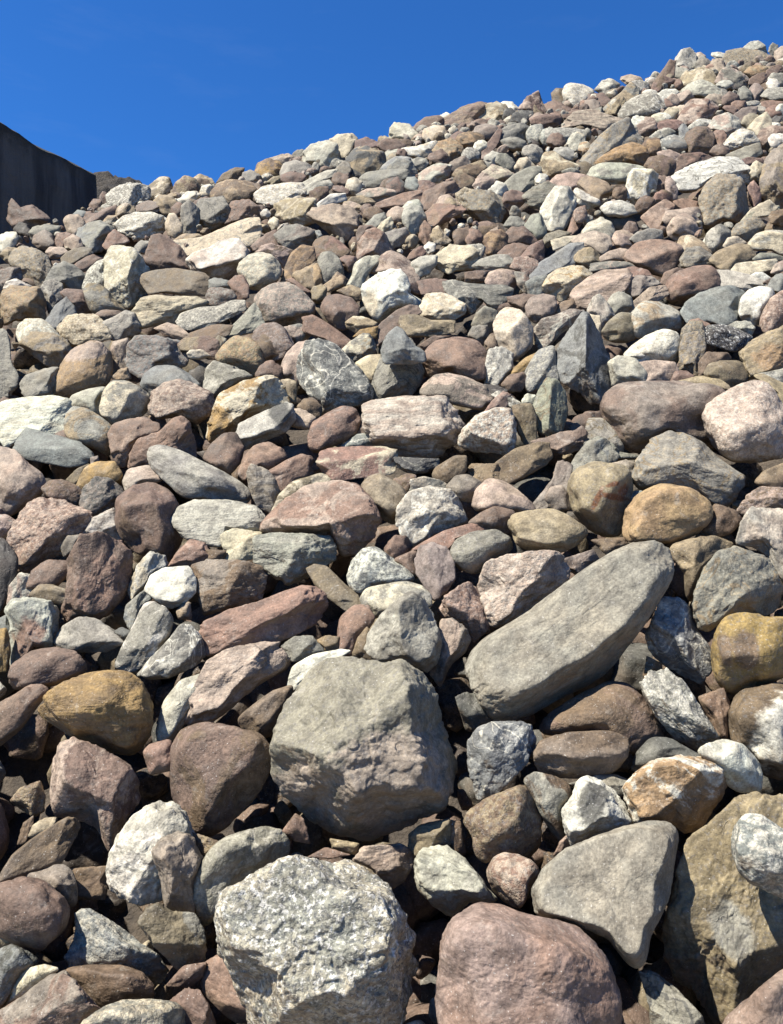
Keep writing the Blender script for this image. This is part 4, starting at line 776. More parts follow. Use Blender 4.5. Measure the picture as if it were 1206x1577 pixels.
lg gg t r .5|*the pale grey-green cobble lying in front of the bright yellow stone|540,900 570,840 650,805 800,810 920,830 970,870 900,900 830,950 700,960 610,930
br or t r .1|dark golden-brown stone|945,680 980,635 1050,620 1100,660 1090,730 1020,760 970,750
cr wh t a .4|*the cream cubic stone standing in front of the pale grey-green cobble, upper right|830,990 850,900 880,865 1010,870 1045,910 1030,1000 990,1080 900,1110 800,1080 800,1040
tn pk p r .3|smooth pale tan stone|460,970 500,925 560,920 660,960 695,1010 660,1070 620,1130 560,1100 490,1040
wh lg p a .4|small white stone with a dark right side|430,1030 450,1005 540,1060 600,1085 600,1120 520,1150 450,1120
pk mr p f .2|long rosy-brown stone|240,960 300,900 400,885 510,905 480,960 400,1000 300,990
cr tn t r .1|cream lump with a dimple|175,820 200,740 270,725 330,780 440,820 420,860 300,905 210,890
lg bg p a|e:350,735,75,50,-15
mr br t r .2|*the round dark brown-maroon stone near the bright yellow stone, on its right|970,840 1010,770 1100,755 1180,790 1190,870 1150,930 1050,900
gy wh v r .2|*the oval dark grey stone with white veins below the skyline at the upper right|785,420 830,350 900,300 1000,280 1090,310 1115,370 1060,430 950,450 870,460 800,460
gy tn t f|grey leaning slab|640,400 700,330 780,270 840,200 900,240 890,310 780,370 720,420
tn br p a .1|e:760,370,45,65,-40
gy lg t a|grey stone on the skyline|590,240 640,180 700,165 760,200 740,260 680,290
pk rd p a -.1|e:860,165,70,32,-5
lg gy t a|e:920,230,70,60,-10
wh lg p a .1|e:1010,180,35,32,0
mr br t a .2|dark brown stone on the skyline|1010,270 1040,180 1090,140 1180,170 1160,210 1090,260
wh cr p a .1|very bright white stone|845,510 880,455 950,455 1000,480 960,530 880,560
pk mr t a .2|e:970,540,80,50,30
wh cr p r .1|e:1080,460,68,35,5
cr tn p r|e:1175,430,60,48,25
rd mr p f|e:1130,510,85,30,10
bg wh s r|pale blue-white mottled stone|1100,660 1100,630 1170,600 1250,610 1290,680 1250,740 1140,720
gy lg t a -.1|e:1080,600,70,35,15
wh cr p a .2|e:1140,280,70,35,10
pk pk p a|e:1180,330,45,45,0
mr br p a|e:1090,960,55,55,10
rd br t r|small round reddish stone|1035,1090 1050,1040 1110,1015 1160,1040 1165,1080 1090,1130
br mr s r .1|e:960,1130,75,55,30
lg wh t r .2|round white-grey stone|640,1150 680,1110 780,1100 860,1130 890,1180 800,1210 680,1200
br mr p r|e:770,1040,55,45,40
rd pk s r .2|e:465,1200,45,50,-10
gg lg p a -.1|e:400,870,60,25,0
br gy p a -.1|e:300,290,50,55,-40
tn br t a -.1|e:130,390,60,70,-20
mr rd p a -.1|e:430,430,90,30,10
@ 964 50 4.983
wh gy v a .3|*the white-capped rock behind the square-topped speckled rock at the upper right|350,1110 400,1070 520,1010 700,955 850,960 950,1040 1010,1130 1020,1190 940,1180 900,1120 750,1090 620,1140 560,1220 430,1230 380,1180
pu tn t a .2|*the large dark grey-brown boulder cut off by the right edge, upper right|1030,1130 1060,1000 1110,920 1206,860 1290,860 1290,1330 1206,1360 1100,1310 1030,1240
rd pk p a .1|red stone|940,1190 980,1150 1020,1200 1030,1290 980,1340 950,1280
cr tn p f .4|flat pale cream stone|900,1440 970,1360 1090,1295 1150,1350 1100,1400 1000,1420
br tn p a .3|e:1170,1420,60,50,25
lg gg p a .1|*the pale grey-green angular stone standing on the skyline at the upper right|380,260 390,200 430,145 490,130 530,180 530,250 480,300 400,300
gy lg p a|e:430,320,70,45,0
pk lg p r -.1|e:565,200,40,40,0
mr br p a .1|brown skyline stone|190,470 230,370 290,290 330,230 370,240 360,340 340,420 250,450
tn cr t r .2|broad tan rounded stone|440,400 480,320 570,280 650,300 700,380 690,420 600,420 500,420
lg gg t r .3|pale grey-green lump|430,460 500,400 580,370 650,400 730,460 700,490 620,500 500,490
pk tn p a|rosy-tan block|650,260 670,215 740,210 750,280 710,360 680,340
gy pk t a .1|grey-brown angular stone|700,380 740,300 790,270 900,330 940,370 900,430 820,440 750,420
gy br p a -.1|e:600,250,55,45,0
wh lg p a -.1|e:720,180,55,25,-10
lg cr p a .1|*the pale peaked stone on the skyline near the right edge|910,120 960,80 1010,68 1060,100 1075,170 980,160
tn gy s f .2|*the long tan slab on the skyline near the right edge|775,200 800,150 900,130 1000,150 1120,190 1170,240 1130,280 1040,240 900,240 850,280 790,240
gy bg p a|e:1135,130,35,45,-10
pk mr p r|e:1200,190,55,65,10
br gy p f .1|thin grey-brown slab|850,320 880,270 950,225 980,240 950,290 880,330
tn or t r .2|*the rounded tan-orange stone below the long tan slab near the right edge|915,310 950,270 1010,255 1075,270 1085,310 1030,340 950,350
mr rd p f .2|e:1020,360,75,35,20
mr mr p f .1|e:1140,295,60,32,20
wh gg t r|pale rounded stone|1095,370 1130,320 1220,325 1260,360 1240,420 1150,420
wh lg p r .1|e:1130,410,38,50,20
gg lg s r .1|greenish-white cobble|1050,490 1090,440 1206,430 1280,460 1240,510 1120,530
gy gy p r|smooth grey upright stone|860,500 870,440 910,420 955,460 960,520 920,540 880,530
pu gy p r|e:998,465,50,60,0
lg gg p r .1|e:755,405,55,32,15
mr pk p r .1|rosy round stone|750,560 745,500 800,462 860,490 860,540 810,570
gg cr p r -.1|e:755,490,30,50,10
pk tn p r .1|e:675,525,62,45,0
wh cr p r .1|white rounded pebble|250,480 290,445 370,440 400,465 350,500 300,540
pk pu p a|mauve-pink stone|335,530 400,480 470,450 510,500 460,550 380,570
pk rd t a .2|*the faceted dusky pink rock in the middle of the upper right|415,670 450,590 500,530 620,525 690,580 660,640 600,680 500,710 440,700
cr tn p a|pale tan stone|300,640 350,590 440,565 460,600 430,670 340,670
mr rd p a -.1|e:310,560,50,40,-30
cr wh p r|e:260,665,68,35,5
rd mr p f .1|flat red-brown stone|235,720 280,690 380,675 430,700 380,740 270,750
pk mr p a|e:190,720,45,70,20
gy lg t a|e:300,790,80,48,20
wh lg t r .1|e:570,715,85,38,15
br mr s r .2|*the round-topped reddish-brown cobble in the middle of the upper right|460,850 480,780 540,740 620,740 665,800 660,880 600,930 500,930
bg gy p a|e:445,770,35,60,10
pk lg t a|*the broad pale pink sloping stone, upper right|640,740 690,660 780,630 850,670 910,740 850,780 760,830 680,800
rd pk p a|e:715,815,50,60,0
wh cr s a .2|*the cream and grey jagged rock, upper right|765,850 830,780 880,750 960,770 1010,840 950,880 850,910 780,890
gy bg t r .1|e:365,865,85,65,0
mr gy p r .1|small dark mauve stone|650,920 680,880 730,860 785,900 780,950 700,965
gg og p f .2|grey-green angular slab|785,940 880,900 1010,855 1030,930 960,970 870,1000
mr rd t a|dark red flat stone|380,1000 440,940 560,930 660,970 600,1010 480,1050 390,1070
pk mr p a|e:340,960,85,45,-10
mr br p a -.1|e:970,1000,80,40,0
lg cr t a -.1|e:1000,1070,50,75,-20
cr pk p a .2|tall pale tan stone|940,740 1000,670 1070,625 1110,680 1105,740 1040,800 980,790
pk mr t a .1|mauve-brown block|1010,830 1050,750 1130,725 1260,730 1260,790 1110,800 1060,890
wh pk p r .2|pale pinkish stone at the right edge|1100,820 1130,785 1240,785 1260,850 1200,860 1130,890
rd mr p a|e:870,570,60,42,0
pu mr p f|e:910,630,90,40,25
tn gy p a -.1|e:960,690,70,60,30
lg cr p a|e:1030,600,55,30,-15
rd mr p f|e:1120,555,85,28,0
rd mr p r|e:1140,605,55,38,0
lg wh p a|e:980,550,48,25,0
wh bg p r|e:1190,600,35,45,0
dg bg p a -.1|e:1160,680,50,30,15
mr br p a|e:810,600,60,30,-30
rd br p f .1|flat red-brown stone|375,1300 440,1280 540,1300 545,1350 430,1355
pk mr t r -.1|e:350,1200,35,80,15
wh cr p a -.1|e:1140,715,40,22,0
'''
LAND = '''
the big coarse speckled|the big speckled granite boulder
the big smooth dusty pink|the big dusty pink cobble
the cream stone with a dark|the cream stone with a grey patch
the rusty orange and white|the rusty orange and white stone
the big flat grey triangular|the flat grey triangular slab
the huge tan-olive|the huge tan-olive boulder
the blue-grey white-mottled|the perched blue-grey mottled pebble
the mauve stone filling|the mauve corner stone
the big ochre|the big ochre cobble
the flat cream-white six|the cream six-sided slab
the largest boulder|the largest middle boulder
the grey angular stone sitting|the grey stone on the largest boulder
the pinkish-white speckled|the pinkish-white speckled block
the long grey-olive|the longest grey slab
the tan cobble with dark|the tan cobble with brown scribbles
the ochre cobble with two|the ochre cobble with dark patches
the dusky pink cobble with|the yellow-capped pink cobble
the long creamy white|the long creamy left-edge stone
the dark slate|the dark slate wedge
the smooth pale green-grey|the shoe-sole green-grey cobble
the big cream rock|the big yellow-stained cream rock
the grey block whose|the half-dark grey block
the grey rock with white veins standing|the white-veined grey rock
the smooth red-brown loaf|the red-brown loaf-shaped cobble
the large pinkish-white|the large pinkish-white block
the thin olive upright|the thin olive upright stone
the pink and white faceted|the pink and white faceted stone
the large dark purple|the large purple-brown cobble
the big pale pink and white|the big pink-and-white speckled stone
the broad grey rock|the broad craggy grey rock
the tan and orange blotched|the tan and orange blotched block
the square-faced tan|the square-faced tan block
the tall cream-yellow|the tall cream faceted rock
the long white and grey mottled|the long mottled cobble near the wall
the dark red stone standing|the shadowed dark red stone
the mossy dark|the mossy olive-green bar-shaped stone
the dark maroon angular|the dark maroon angular rock
the bright white slab|the bright white slab
the rounded grey and cream|the banded grey and cream cobble
the large rounded pinkish|the large pinkish granite cobble
the brightest pure|the brightest white rock
the small grey-green flecked|the flecked upright cobble
the smooth dark blue-grey stone left|the smooth dark blue-grey stone
the little stone half|the half-white half-tan stone
the pointed dark|the pointed shark-fin stone
the upright cobble with a cream top|the cream-topped upright cobble
the cream-yellow faceted rock with|the cracked cream-yellow rock
the long blue-grey bar|the long blue-grey bar stone
the bright white block|the bright white block
the large grey-tan rough|the grey-tan rough cobble
the flat dark grey layered|the dark layered slab
the dark maroon flat|the flat-bottomed maroon cobble
the blue-grey slab with|the blue-grey slab
the large dusky red|the dusky red triangular cobble
the round white-grey|the scraped round white cobble
the elongated white|the elongated white cobble
the flat cream-white brick|the cream brick-shaped stone
the big square-topped|the square-topped speckled rock
the grey-white blocky|the grey-white skyline rock by the wall
the yellow-green rounded|the yellow-green skyline stone
the big tan-brown|the big tan-brown rounded stone
the pale grey blocky|the pale grey skyline block
the large rounded dark grey|the large dark grey skyline stone
the flat-topped cream|the flat-topped cream block
the thin reddish slab|the thin reddish slab
the small cream pyramid|the small cream skyline pyramid
the big brown-mauve|the big layered skyline rock
the cream-topped block|the cream-topped skyline block
the stone stained|the orange-stained stone
the long dark green|the long dark green-grey stone
the dusky maroon rect|the dusky maroon slab
the conspicuous|the cream-white skyline block
the long dusky pink|the long pink overhanging slab
the small orange pebble|the small orange pebble
the big grey pointed|the big grey pointed rock
the bright yellow-orange|the bright yellow stone
the pale grey-green cobble|the pale cobble below the yellow stone
the cream cubic|the cream cubic stone
the round dark brown|the round dark brown-maroon stone
the oval dark grey|the veined oval grey stone
the white-capped|the white-capped rock
the large dark grey-brown|the right-edge dark boulder
the pale grey-green angular|the pale skyline angular stone
the pale peaked|the pale peaked skyline stone
the long tan slab|the long tan skyline slab
the rounded tan-orange|the tan-orange rounded stone
the faceted dusky|the faceted dusky pink rock
the round-topped reddish|the round-topped reddish cobble
the cream and grey jagged|the jagged cream and grey rock
the broad pale pink|the broad pale pink sloping stone
'''

# ---------------------------------------------------------------- reading the stones
class St: pass
stones = []
def parse(txt):
    ox = oy = 0; sc = 1
    for ln in txt.strip().splitlines():
        if ln[0] == '@':
            _, a, b, c = ln.split(); ox, oy, sc = float(a), float(b), float(c); continue
        q = ln.split('|'); h = q[0].split(); s = St()
        s.c1, s.c2, s.pat, s.shape = h[:4]; s.z = float(h[4]) if len(h) > 4 else 0.0
        if len(q) == 3: s.desc, g = q[1], q[2]
        else: s.desc, g = '', q[1]
        if g.startswith('e:'):
            cx, cy, rx, ry, an = map(float, g[2:].split(',')); an = math.radians(an)
            rr_ = np.random.default_rng(int(cx * 31 + cy * 17)); nk = 7 if s.shape != 'r' else 10
            th = (np.arange(nk) + rr_.uniform(-.3, .3, nk)) * 2 * math.pi / nk
            w = 1.06 + rr_.uniform(-.12, .12, nk)
            x, y = rx * np.cos(th) * w, ry * np.sin(th) * w
            P = np.stack([cx + x * math.cos(an) + y * math.sin(an), cy - x * math.sin(an) + y * math.cos(an)], 1)
        else: P = np.array([[float(k) for k in p.split(',')] for p in g.split()])
        s.P = P / sc + np.array([ox, oy])
        x, y = s.P.T; x2, y2 = np.roll(x, -1), np.roll(y, -1); cr = x * y2 - x2 * y; A = cr.sum() / 2
        s.area = abs(A); s.c = np.array([((x + x2) * cr).sum() / (6 * A), ((y + y2) * cr).sum() / (6 * A)])
        stones.append(s)
parse(DATA)
def inside1(P, x, y):
    r = False; a = P; b = np.roll(P, -1, 0)
    for (x1, y1), (x2, y2) in zip(a, b):
        if (y1 > y) != (y2 > y) and x < (x2 - x1) * (y - y1) / (y2 - y1) + x1: r = not r
    return r
for s in stones:                       # a stone whose middle lies over a bigger one rests on its front
    s.on = None; s.front = 0
    for L in stones:
        if L is not s and L.area > s.area * 1.15 and s.z > L.z and inside1(L.P, s.c[0], s.c[1]):
            if s.on is None or L.area > s.on.area: s.on = L

# patches and stains of their own shape: photo pixel centre, radii, angle
PATCH = {
 'the cream stone with a dark grey': [(914, 1234, 23, 36, -15)],
 'the huge tan-olive boulder': [(1128, 1432, 30, 48, 30)],
 'the ochre cobble with two': [(1148, 1000, 21, 30, 15), (1116, 1000, 12, 26, 10)],
 'the tan cobble with dark brown': [(920, 768, 5, 17, -25), (945, 765, 22, 5, -10), (944, 746, 10, 4, 15), (961, 755, 7, 9, -40)],
 'the big coarse speckled': [(460, 1400, 100, 60, 15), (520, 1450, 70, 40, 30)],
 'the largest boulder in the middle': [(600, 1200, 95, 75, 30), (470, 1230, 45, 60, 20)],
 'the dusky pink cobble with a yellow': [(130, 540, 38, 14, 10)],
 'the grey block whose right': [(432, 637, 17, 22, 30)],
 'tall grey and reddish': [(45, 985, 22, 38, 0)],
 'brown cobble with a crust of white': [(1190, 1130, 30, 55, -20)],
 'the round white-grey cobble': [(1150, 480, 9, 16, 10)],
 'the brightest pure white': [(570, 470, 12, 24, 0)],
 'the tan and orange blotched': [(1190, 550, 28, 22, 0)],
}
PLANES = {
 'the pointed dark blue-grey': [(-.75, .25, .75, .46), (.95, .15, .55, .42), (-.1, -.75, .8, .62)],
 'the largest boulder in the middle': [(-.45, .75, .8, .60), (.08, .02, 1, .64), (-.7, -.6, .6, .68), (.85, .1, .35, .76), (.2, -.8, .5, .72)],
 'the broad grey rock with white veins': [(-.35, .8, .7, .52), (.1, -.35, 1, .56), (.7, .55, .6, .62)],
 'the long grey-olive slab': [(-.15, .25, 1, .55), (.35, -.8, .45, .74)],
 'the big flat grey': [(-.02, .12, 1, .42)],
 'the huge tan-olive': [(-.1, .2, 1, .5), (-.6, -.5, .8, .7)],
 'heart-shaped brown': [(.15, .25, 1, .6), (-.6, -.3, .8, .7), (.7, -.4, .7, .62)],
 'the big smooth dusty': [(-.05, .15, 1, .62), (.6, .2, .8, .74)],
 'the grey block whose right': [(-.3, .5, 1, .5), (.0, -.9, .5, .6)],
 'the big coarse speckled': [(-.12, .25, 1, .62), (.95, -.1, .35, .78), (-.6, -.7, .6, .72)],
 'the tall cream-yellow faceted': [(-.6, .4, .8, .55), (.8, -.2, .6, .5), (-.2, -.5, 1, .66)],
 'the cream-yellow faceted rock with': [(-.1, .7, .8, .55), (-.4, -.6, .8, .58), (.6, -.1, .8, .68)],
 'the large pinkish-white block': [(-.1, .35, 1, .55), (.1, -.9, .5, .62), (.9, .1, .4, .75)],
 'the pink and white faceted': [(.1, .15, 1, .5), (-.4, -.8, .6, .5)],
 'the big square-topped': [(-.1, .1, 1, .55), (1, -.1, .35, .62), (0, .95, .3, .8)],
 'the grey rock with white veins standing': [(.2, .3, 1, .55), (-.8, .1, .7, .55), (.2, -.6, .9, .7)],
 'the bright white slab': [(-.1, .45, 1, .5), (.3, -.85, .5, .5)],
 'long pink-topped slab': [(-.3, .75, .6, .42), (.4, -.5, .9, .5)],
 'broad flat-topped red': [(-.1, .5, .9, .5), (.4, -.7, .6, .62)],
 'grey wedge with': [(-.1, .4, 1, .5)],
 'the dark slate': [(-.2, .85, .6, .35), (.1, -.5, .9, .5)],
 'long stone with a pale edge': [(-.2, .9, .45, .42), (0, -.45, 1, .5)],
 'the thin olive upright': [(-.85, .2, .6, .42), (.75, .1, .7, .45)],
 'the upright cobble with a cream top': [(-.45, .75, .6, .62), (.5, -.1, .9, .72), (-.5, -.4, .8, .74)],
 'the large dusky red triangular': [(-.35, .6, .8, .55), (.35, -.35, .9, .6)],
}

def target_radius(s, smooth):
    P = s.P - s.c; P = P * np.array([1, -1])
    seg = np.concatenate([P + (np.roll(P, -1, 0) - P) * t for t in np.linspace(0, .95, 12)])
    C = seg.T @ seg / len(seg); w, V = np.linalg.eigh(C)
    ax = np.sqrt(2 * np.maximum(w, 1e-6))
    Q = (P @ V) / ax
    th = np.linspace(-math.pi, math.pi, 180, endpoint=False); D = np.stack([np.cos(th), np.sin(th)], 1)
    A, B = Q, np.roll(Q, -1, 0); E = B - A
    den = D[:, :1] * E[:, 1] - D[:, 1:] * E[:, 0]
    den = np.where(np.abs(den) < 1e-9, 1e-9, den)
    tt = (A[:, 0] * E[:, 1] - A[:, 1] * E[:, 0]) / den
    uu = (A[:, 0] * D[:, 1:] - A[:, 1] * D[:, :1]) / den
    ok = (tt > 0) & (uu > -.001) & (uu < 1.001)
    T = np.where(ok, tt, 0).max(1); T = np.where(T <= .05, 1.0, T)
    k = np.exp(-.5 * (np.arange(-20, 21) * 2.0 / smooth) ** 2); k /= k.sum()
    T = np.convolve(np.concatenate([T[-20:], T, T[:20]]), k, 'valid')
    return T, ax, V

def build_stone(s, level, seed):
    """vertices around the stone's centre (world axes), centre, attributes"""
    r = np.random.default_rng(seed)
    T, ax, V = target_radius(s, {'r': 6, 'a': 2.2, 'f': 2.8}[s.shape])
    planes = ()
    for k, pl in PLANES.items():
        if s.desc.lstrip('*').startswith(k):
            # planes are given in picture axes; bring them into the stone's own stretched axes
            for q in pl:
                nx, ny = np.array(q[:2]) @ V
                planes += ((nx, ny, q[2], q[3]),)
    rough = {'a': 1.15, 'f': .55, 'r': .55}[s.shape] * (1.25 if s.pat in 'sSl' else 1.0)
    p = stone_shape(level, s.shape, rough, r, planes)
    rho = np.hypot(p[:, 0], p[:, 1]); th = np.arctan2(p[:, 1], p[:, 0])
    b = np.clip(((th + math.pi) / (2 * math.pi) * 60).astype(int), 0, 59)
    Smax = np.zeros(60); np.maximum.at(Smax, b, rho)
    Smax = (Smax + np.roll(Smax, 1) + np.roll(Smax, -1)) / 3
    Sm = np.interp(th, -math.pi + (np.arange(-1, 61) + .5) * 2 * math.pi / 60, np.concatenate([Smax[-1:], Smax, Smax[:1]]))
    Tm = np.interp(th, -math.pi + np.arange(181) * 2 * math.pi / 180, np.concatenate([T, T[:1]]))
    k = Tm / Sm; w = np.clip(rho * 1.8, 0, 1); w = w * w * (3 - 2 * w); k = k.mean() * (1 - w) + k * w
    xy = (p[:, :2] * k[:, None] * (1.22 if s.area < 1800 else 1.14 if s.area < 3500 else 1.05 if s.area < 20000 else 1.01) * ax) @ V.T                 # picture pixels, y up
    px = s.c[0] + xy[:, 0]; py = s.c[1] - xy[:, 1]
    Y0 = float(depth(s.c[0], s.c[1]))
    m = Y0 / F                                                       # metres per pixel there
    mn, mx = ax.min() * m, ax.max() * m
    th_ = {'r': .95, 'a': .95, 'f': .65}[s.shape] * min(mn * 1.15, mx)
    star = s.desc.startswith('*')
    tilt = ({'r': .25, 'a': .22, 'f': .5}[s.shape] + (0 if star else r.uniform(-.15, .15))) * min(Y0 * F / 1537.0, 1.15)
    tilx = 0 if star else r.uniform(-.35, .35)
    push = 0 if star else r.uniform(-.35, .25)
    Yc = Y0 - (s.z + push) * mn * 1.1
    if s.on is not None: Yc = min(Yc, s.on.front - .35 * mn)
    s.front = Yc - .78 * th_
    Y = Yc + (tilt * xy[:, 1] + tilx * xy[:, 0]) * m - p[:, 2] * th_
    X = pos(px, py, Y); c = pos(s.c[0], s.c[1], np.float64(Yc))
    v = X - c
    o = r.uniform(0, 50, 3)
    a = ALB[s.c1] * r.uniform(.92, 1.08) * (1 + r.normal(0, .02, 3)); bb = ALB[s.c2] * r.uniform(.9, 1.08)
    n = len(v); pt = np.zeros(n)
    for kk, pl in PATCH.items():
        if s.desc.lstrip('*').startswith(kk):
            for (cx, cy, rx, ry, an) in pl:
                an = math.radians(an); dx, dy = px - cx, cy - py
                u_, v_ = dx * math.cos(an) + dy * math.sin(an), -dx * math.sin(an) + dy * math.cos(an)
                pt = np.maximum(pt, np.where(p[:, 2] > -.1, np.clip(1.0 - .5 * np.hypot(u_ / rx, v_ / ry), 0, 1), 0))
    at = dict(tint=np.tile(np.clip(a, 0, .6), (n, 1)), tint_b=np.tile(np.clip(bb, 0, .6), (n, 1)), rock_co=v + o, patch=pt)
    return v, c, at

# ---------------------------------------------------------------- what each stone is called
SHORT = {}
for ln in LAND.strip().splitlines():
    k, short = ln.split('|'); SHORT[k] = short
land = []
for s in stones:
    s.short = None
    if s.desc.startswith('*'):
        for k, sh in SHORT.items():
            if s.desc[1:].startswith(k): s.short = sh; break
        land.append(s)
stones.sort(key=lambda s: -s.area)
def vis(s):
    x = np.clip(s.P[:, 0], 0, 1206); y = np.clip(s.P[:, 1], 0, 1577); x2, y2 = np.roll(x, -1), np.roll(y, -1)
    return abs((x * y2 - x2 * y).sum() / 2)
for s in stones: s.vis = vis(s)
cand = sorted(stones, key=lambda s: -(s.vis + (1e6 if s.desc.startswith('*') else 0)))
single = cand[:300]; rest = cand[300:]
COLW = dict(gy='grey', lg='pale grey', dg='dark grey', bg='blue-grey', gg='grey-green', og='olive', mr='maroon', rd='red-brown', pk='pinkish', pu='mauve', wh='whitish', cr='cream', tn='tan', ye='ochre', br='brown', bk='dark')
COLW['or'] = 'orange-tan'
def kindword(d):
    for w in ('boulder', 'cobble', 'pebble', 'slab', 'rock'):
        if w in d.split(' beside')[0].split(' under')[0].split(' of the')[0].split(' near')[0]: return w
    return 'stone'
def direction(a, b):
    d = b - a; ang = math.degrees(math.atan2(-d[1], d[0])) % 360
    return ['right of', 'above right of', 'above', 'above left of', 'left of', 'below left of', 'below', 'below right of'][int(((ang + 22.5) % 360) // 45)]
used = set()
for s in single:
    if s.desc.startswith('*'): s.label = s.desc[1:]; used.add(s.label); continue
    base = s.desc or ('small ' + COLW[s.c1] + (' rounded pebble' if s.shape == 'r' else ' flat stone' if s.shape == 'f' else ' angular stone'))
    s.desc = base
    cs = sorted(land, key=lambda L: np.linalg.norm(L.c - s.c) - .35 * math.sqrt(L.area))
    for L in cs:
        d = np.linalg.norm(L.c - s.c); gap = d - .5 * math.sqrt(L.area) - .5 * math.sqrt(s.area)
        how = 'touching' if gap < 6 else 'just' if gap < 45 else 'a little'
        dr = direction(L.c, s.c)
        if how == 'touching': rel = {'right of': 'touching the right of', 'left of': 'touching the left of', 'above': 'directly above', 'below': 'directly below', 'above right of': 'close above right of', 'above left of': 'close above left of', 'below right of': 'close below right of', 'below left of': 'close below left of'}[dr]
        elif how == 'just': rel = 'just ' + dr
        else: rel = 'some way ' + dr
        lab = base + ', ' + rel + ' ' + L.short
        if lab not in used and len(lab.split()) <= 16: break
    s.label = lab; used.add(lab)

# ---------------------------------------------------------------- the traced stones
GROUP = 'stones heaped on the slope'
for i, s in enumerate(sorted(single, key=lambda q: -q.area)):
    lvl = 6 if s.area > 30000 else 5 if s.area > 5000 else 4
    v, c, at = build_stone(s, lvl, 1000 + int(s.c[0] * 7 + s.c[1] * 13))
    k = kindword(s.desc.lstrip('*')); k = {'slab': 'flat stone'}.get(k, k)
    o = mesh_object(k.replace(' ', '_'), v, ICO[lvl][1], [MAT[MKEY.get(s.pat, s.pat)]], at)
    o.location = c; o['label'] = s.label; o['category'] = k; o['group'] = GROUP

# ---------------------------------------------------------------- the countless smaller stones: one object
BV, BF, BM, B1, B2, BR = [], [], [], [], [], []
nv = 0
def add_bulk(v, f, mi, a, b, rc):
    global nv
    BV.append(v.astype(np.float32)); BF.append(f + nv); BM.append(np.full(len(f), mi)); n = len(v)
    B1.append(np.tile(a, (n, 1))); B2.append(np.tile(b, (n, 1))); BR.append(rc); nv += n
for s in sorted(rest, key=lambda q: -q.area):
    v, c, at = build_stone(s, 4 if s.area > 900 else 3, int(s.c[0] * 7 + s.c[1] * 13))
    add_bulk(v + c, ICO[4 if s.area > 900 else 3][1], ORDER.index(MKEY.get(s.pat, s.pat)), at['tint'][0], at['tint_b'][0], at['rock_co'])

CS = 4; GX0, GY0 = -320, 40; GW, GH = 465, 470         # coverage grid in picture space, 4 px cells
cov = np.zeros((GH, GW), bool)
gx, gy = np.meshgrid(GX0 + (np.arange(GW) + .5) * CS, GY0 + (np.arange(GH) + .5) * CS)
def inside(P, x, y):
    r = np.zeros(x.shape, bool); a = P; b = np.roll(P, -1, 0)
    for (x1, y1), (x2, y2) in zip(a, b):
        if y1 == y2: continue
        r ^= ((y1 > y) != (y2 > y)) & (x < (x2 - x1) * (y - y1) / (y2 - y1) + x1)
    return r
for s in stones:
    x0, y0 = s.P.min(0); x1, y1 = s.P.max(0)
    i0, i1 = max(int((x0 - GX0) / CS), 0), min(int((x1 - GX0) / CS) + 2, GW); j0, j1 = max(int((y0 - GY0) / CS), 0), min(int((y1 - GY0) / CS) + 2, GH)
    cov[j0:j1, i0:i1] |= inside(s.P, gx[j0:j1, i0:i1], gy[j0:j1, i0:i1])
cov |= gy < sky_row(gx) + 9
LIB = [(lv, sh, stone_shape(lv, sh, 1.0, np.random.default_rng(50 + i))) for i, (lv, sh) in enumerate([(3, 'a')] * 13 + [(3, 'r')] * 5 + [(4, 'a')] * 9 + [(4, 'r')] * 3)]
KINDS = [('mr', 'rd', 'p'), ('rd', 'pk', 'p'), ('rd', 'mr', 'p'), ('pk', 'mr', 's'), ('pk', 'lg', 'm'), ('pk', 'tn', 'p'), ('pu', 'pk', 'p'), ('gy', 'lg', 'v'), ('gy', 'tn', 't'), ('lg', 'gg', 'm'), ('lg', 'gy', 's'), ('lg', 'cr', 'p'), ('bg', 'lg', 'v'), ('gg', 'lg', 'p'), ('wh', 'cr', 't'), ('wh', 'lg', 'p'), ('cr', 'tn', 'p'), ('cr', 'wh', 's'), ('tn', 'cr', 'm'), ('tn', 'br', 't'), ('br', 'tn', 's'), ('og', 'tn', 'p'), ('mr', 'pu', 'p'), ('dg', 'gy', 'v')]
DEEP = [('mr', 'br', 'p'), ('br', 'mr', 't'), ('dg', 'br', 'p'), ('og', 'br', 'p'), ('br', 'bk', 's'), ('mr', 'bk', 'p'), ('bk', 'br', 'p')]   # dark kinds for the deep layer: the shade down the gaps put into their colour
def rot(r):
    q = r.normal(size=4); q /= np.linalg.norm(q); w, x, y, z = q
    return np.array([[1 - 2 * (y * y + z * z), 2 * (x * y - z * w), 2 * (x * z + y * w)], [2 * (x * y + z * w), 1 - 2 * (x * x + z * z), 2 * (y * z - x * w)], [2 * (x * z - y * w), 2 * (y * z + x * w), 1 - 2 * (x * x + y * y)]])
def scatter(c, rad, big, darker=1.0):
    pool = LIB[18:] if big else LIB[:18]
    lv, sh, p = pool[rng.integers(len(pool))]
    R = rot(rng); sc = rad * np.array([rng.uniform(1.05, 1.35), rng.uniform(.85, 1.1), rng.uniform(.7, 1.0)])
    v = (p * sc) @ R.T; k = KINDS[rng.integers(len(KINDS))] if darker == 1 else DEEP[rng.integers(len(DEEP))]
    j = rng.uniform(.85, 1.1)
    add_bulk(v + c, ICO[lv][1], ORDER.index(k[2]), np.clip(ALB[k[0]] * j, 0, .8), np.clip(ALB[k[1]] * j, 0, .8), p * sc + rng.uniform(0, 50, 3))

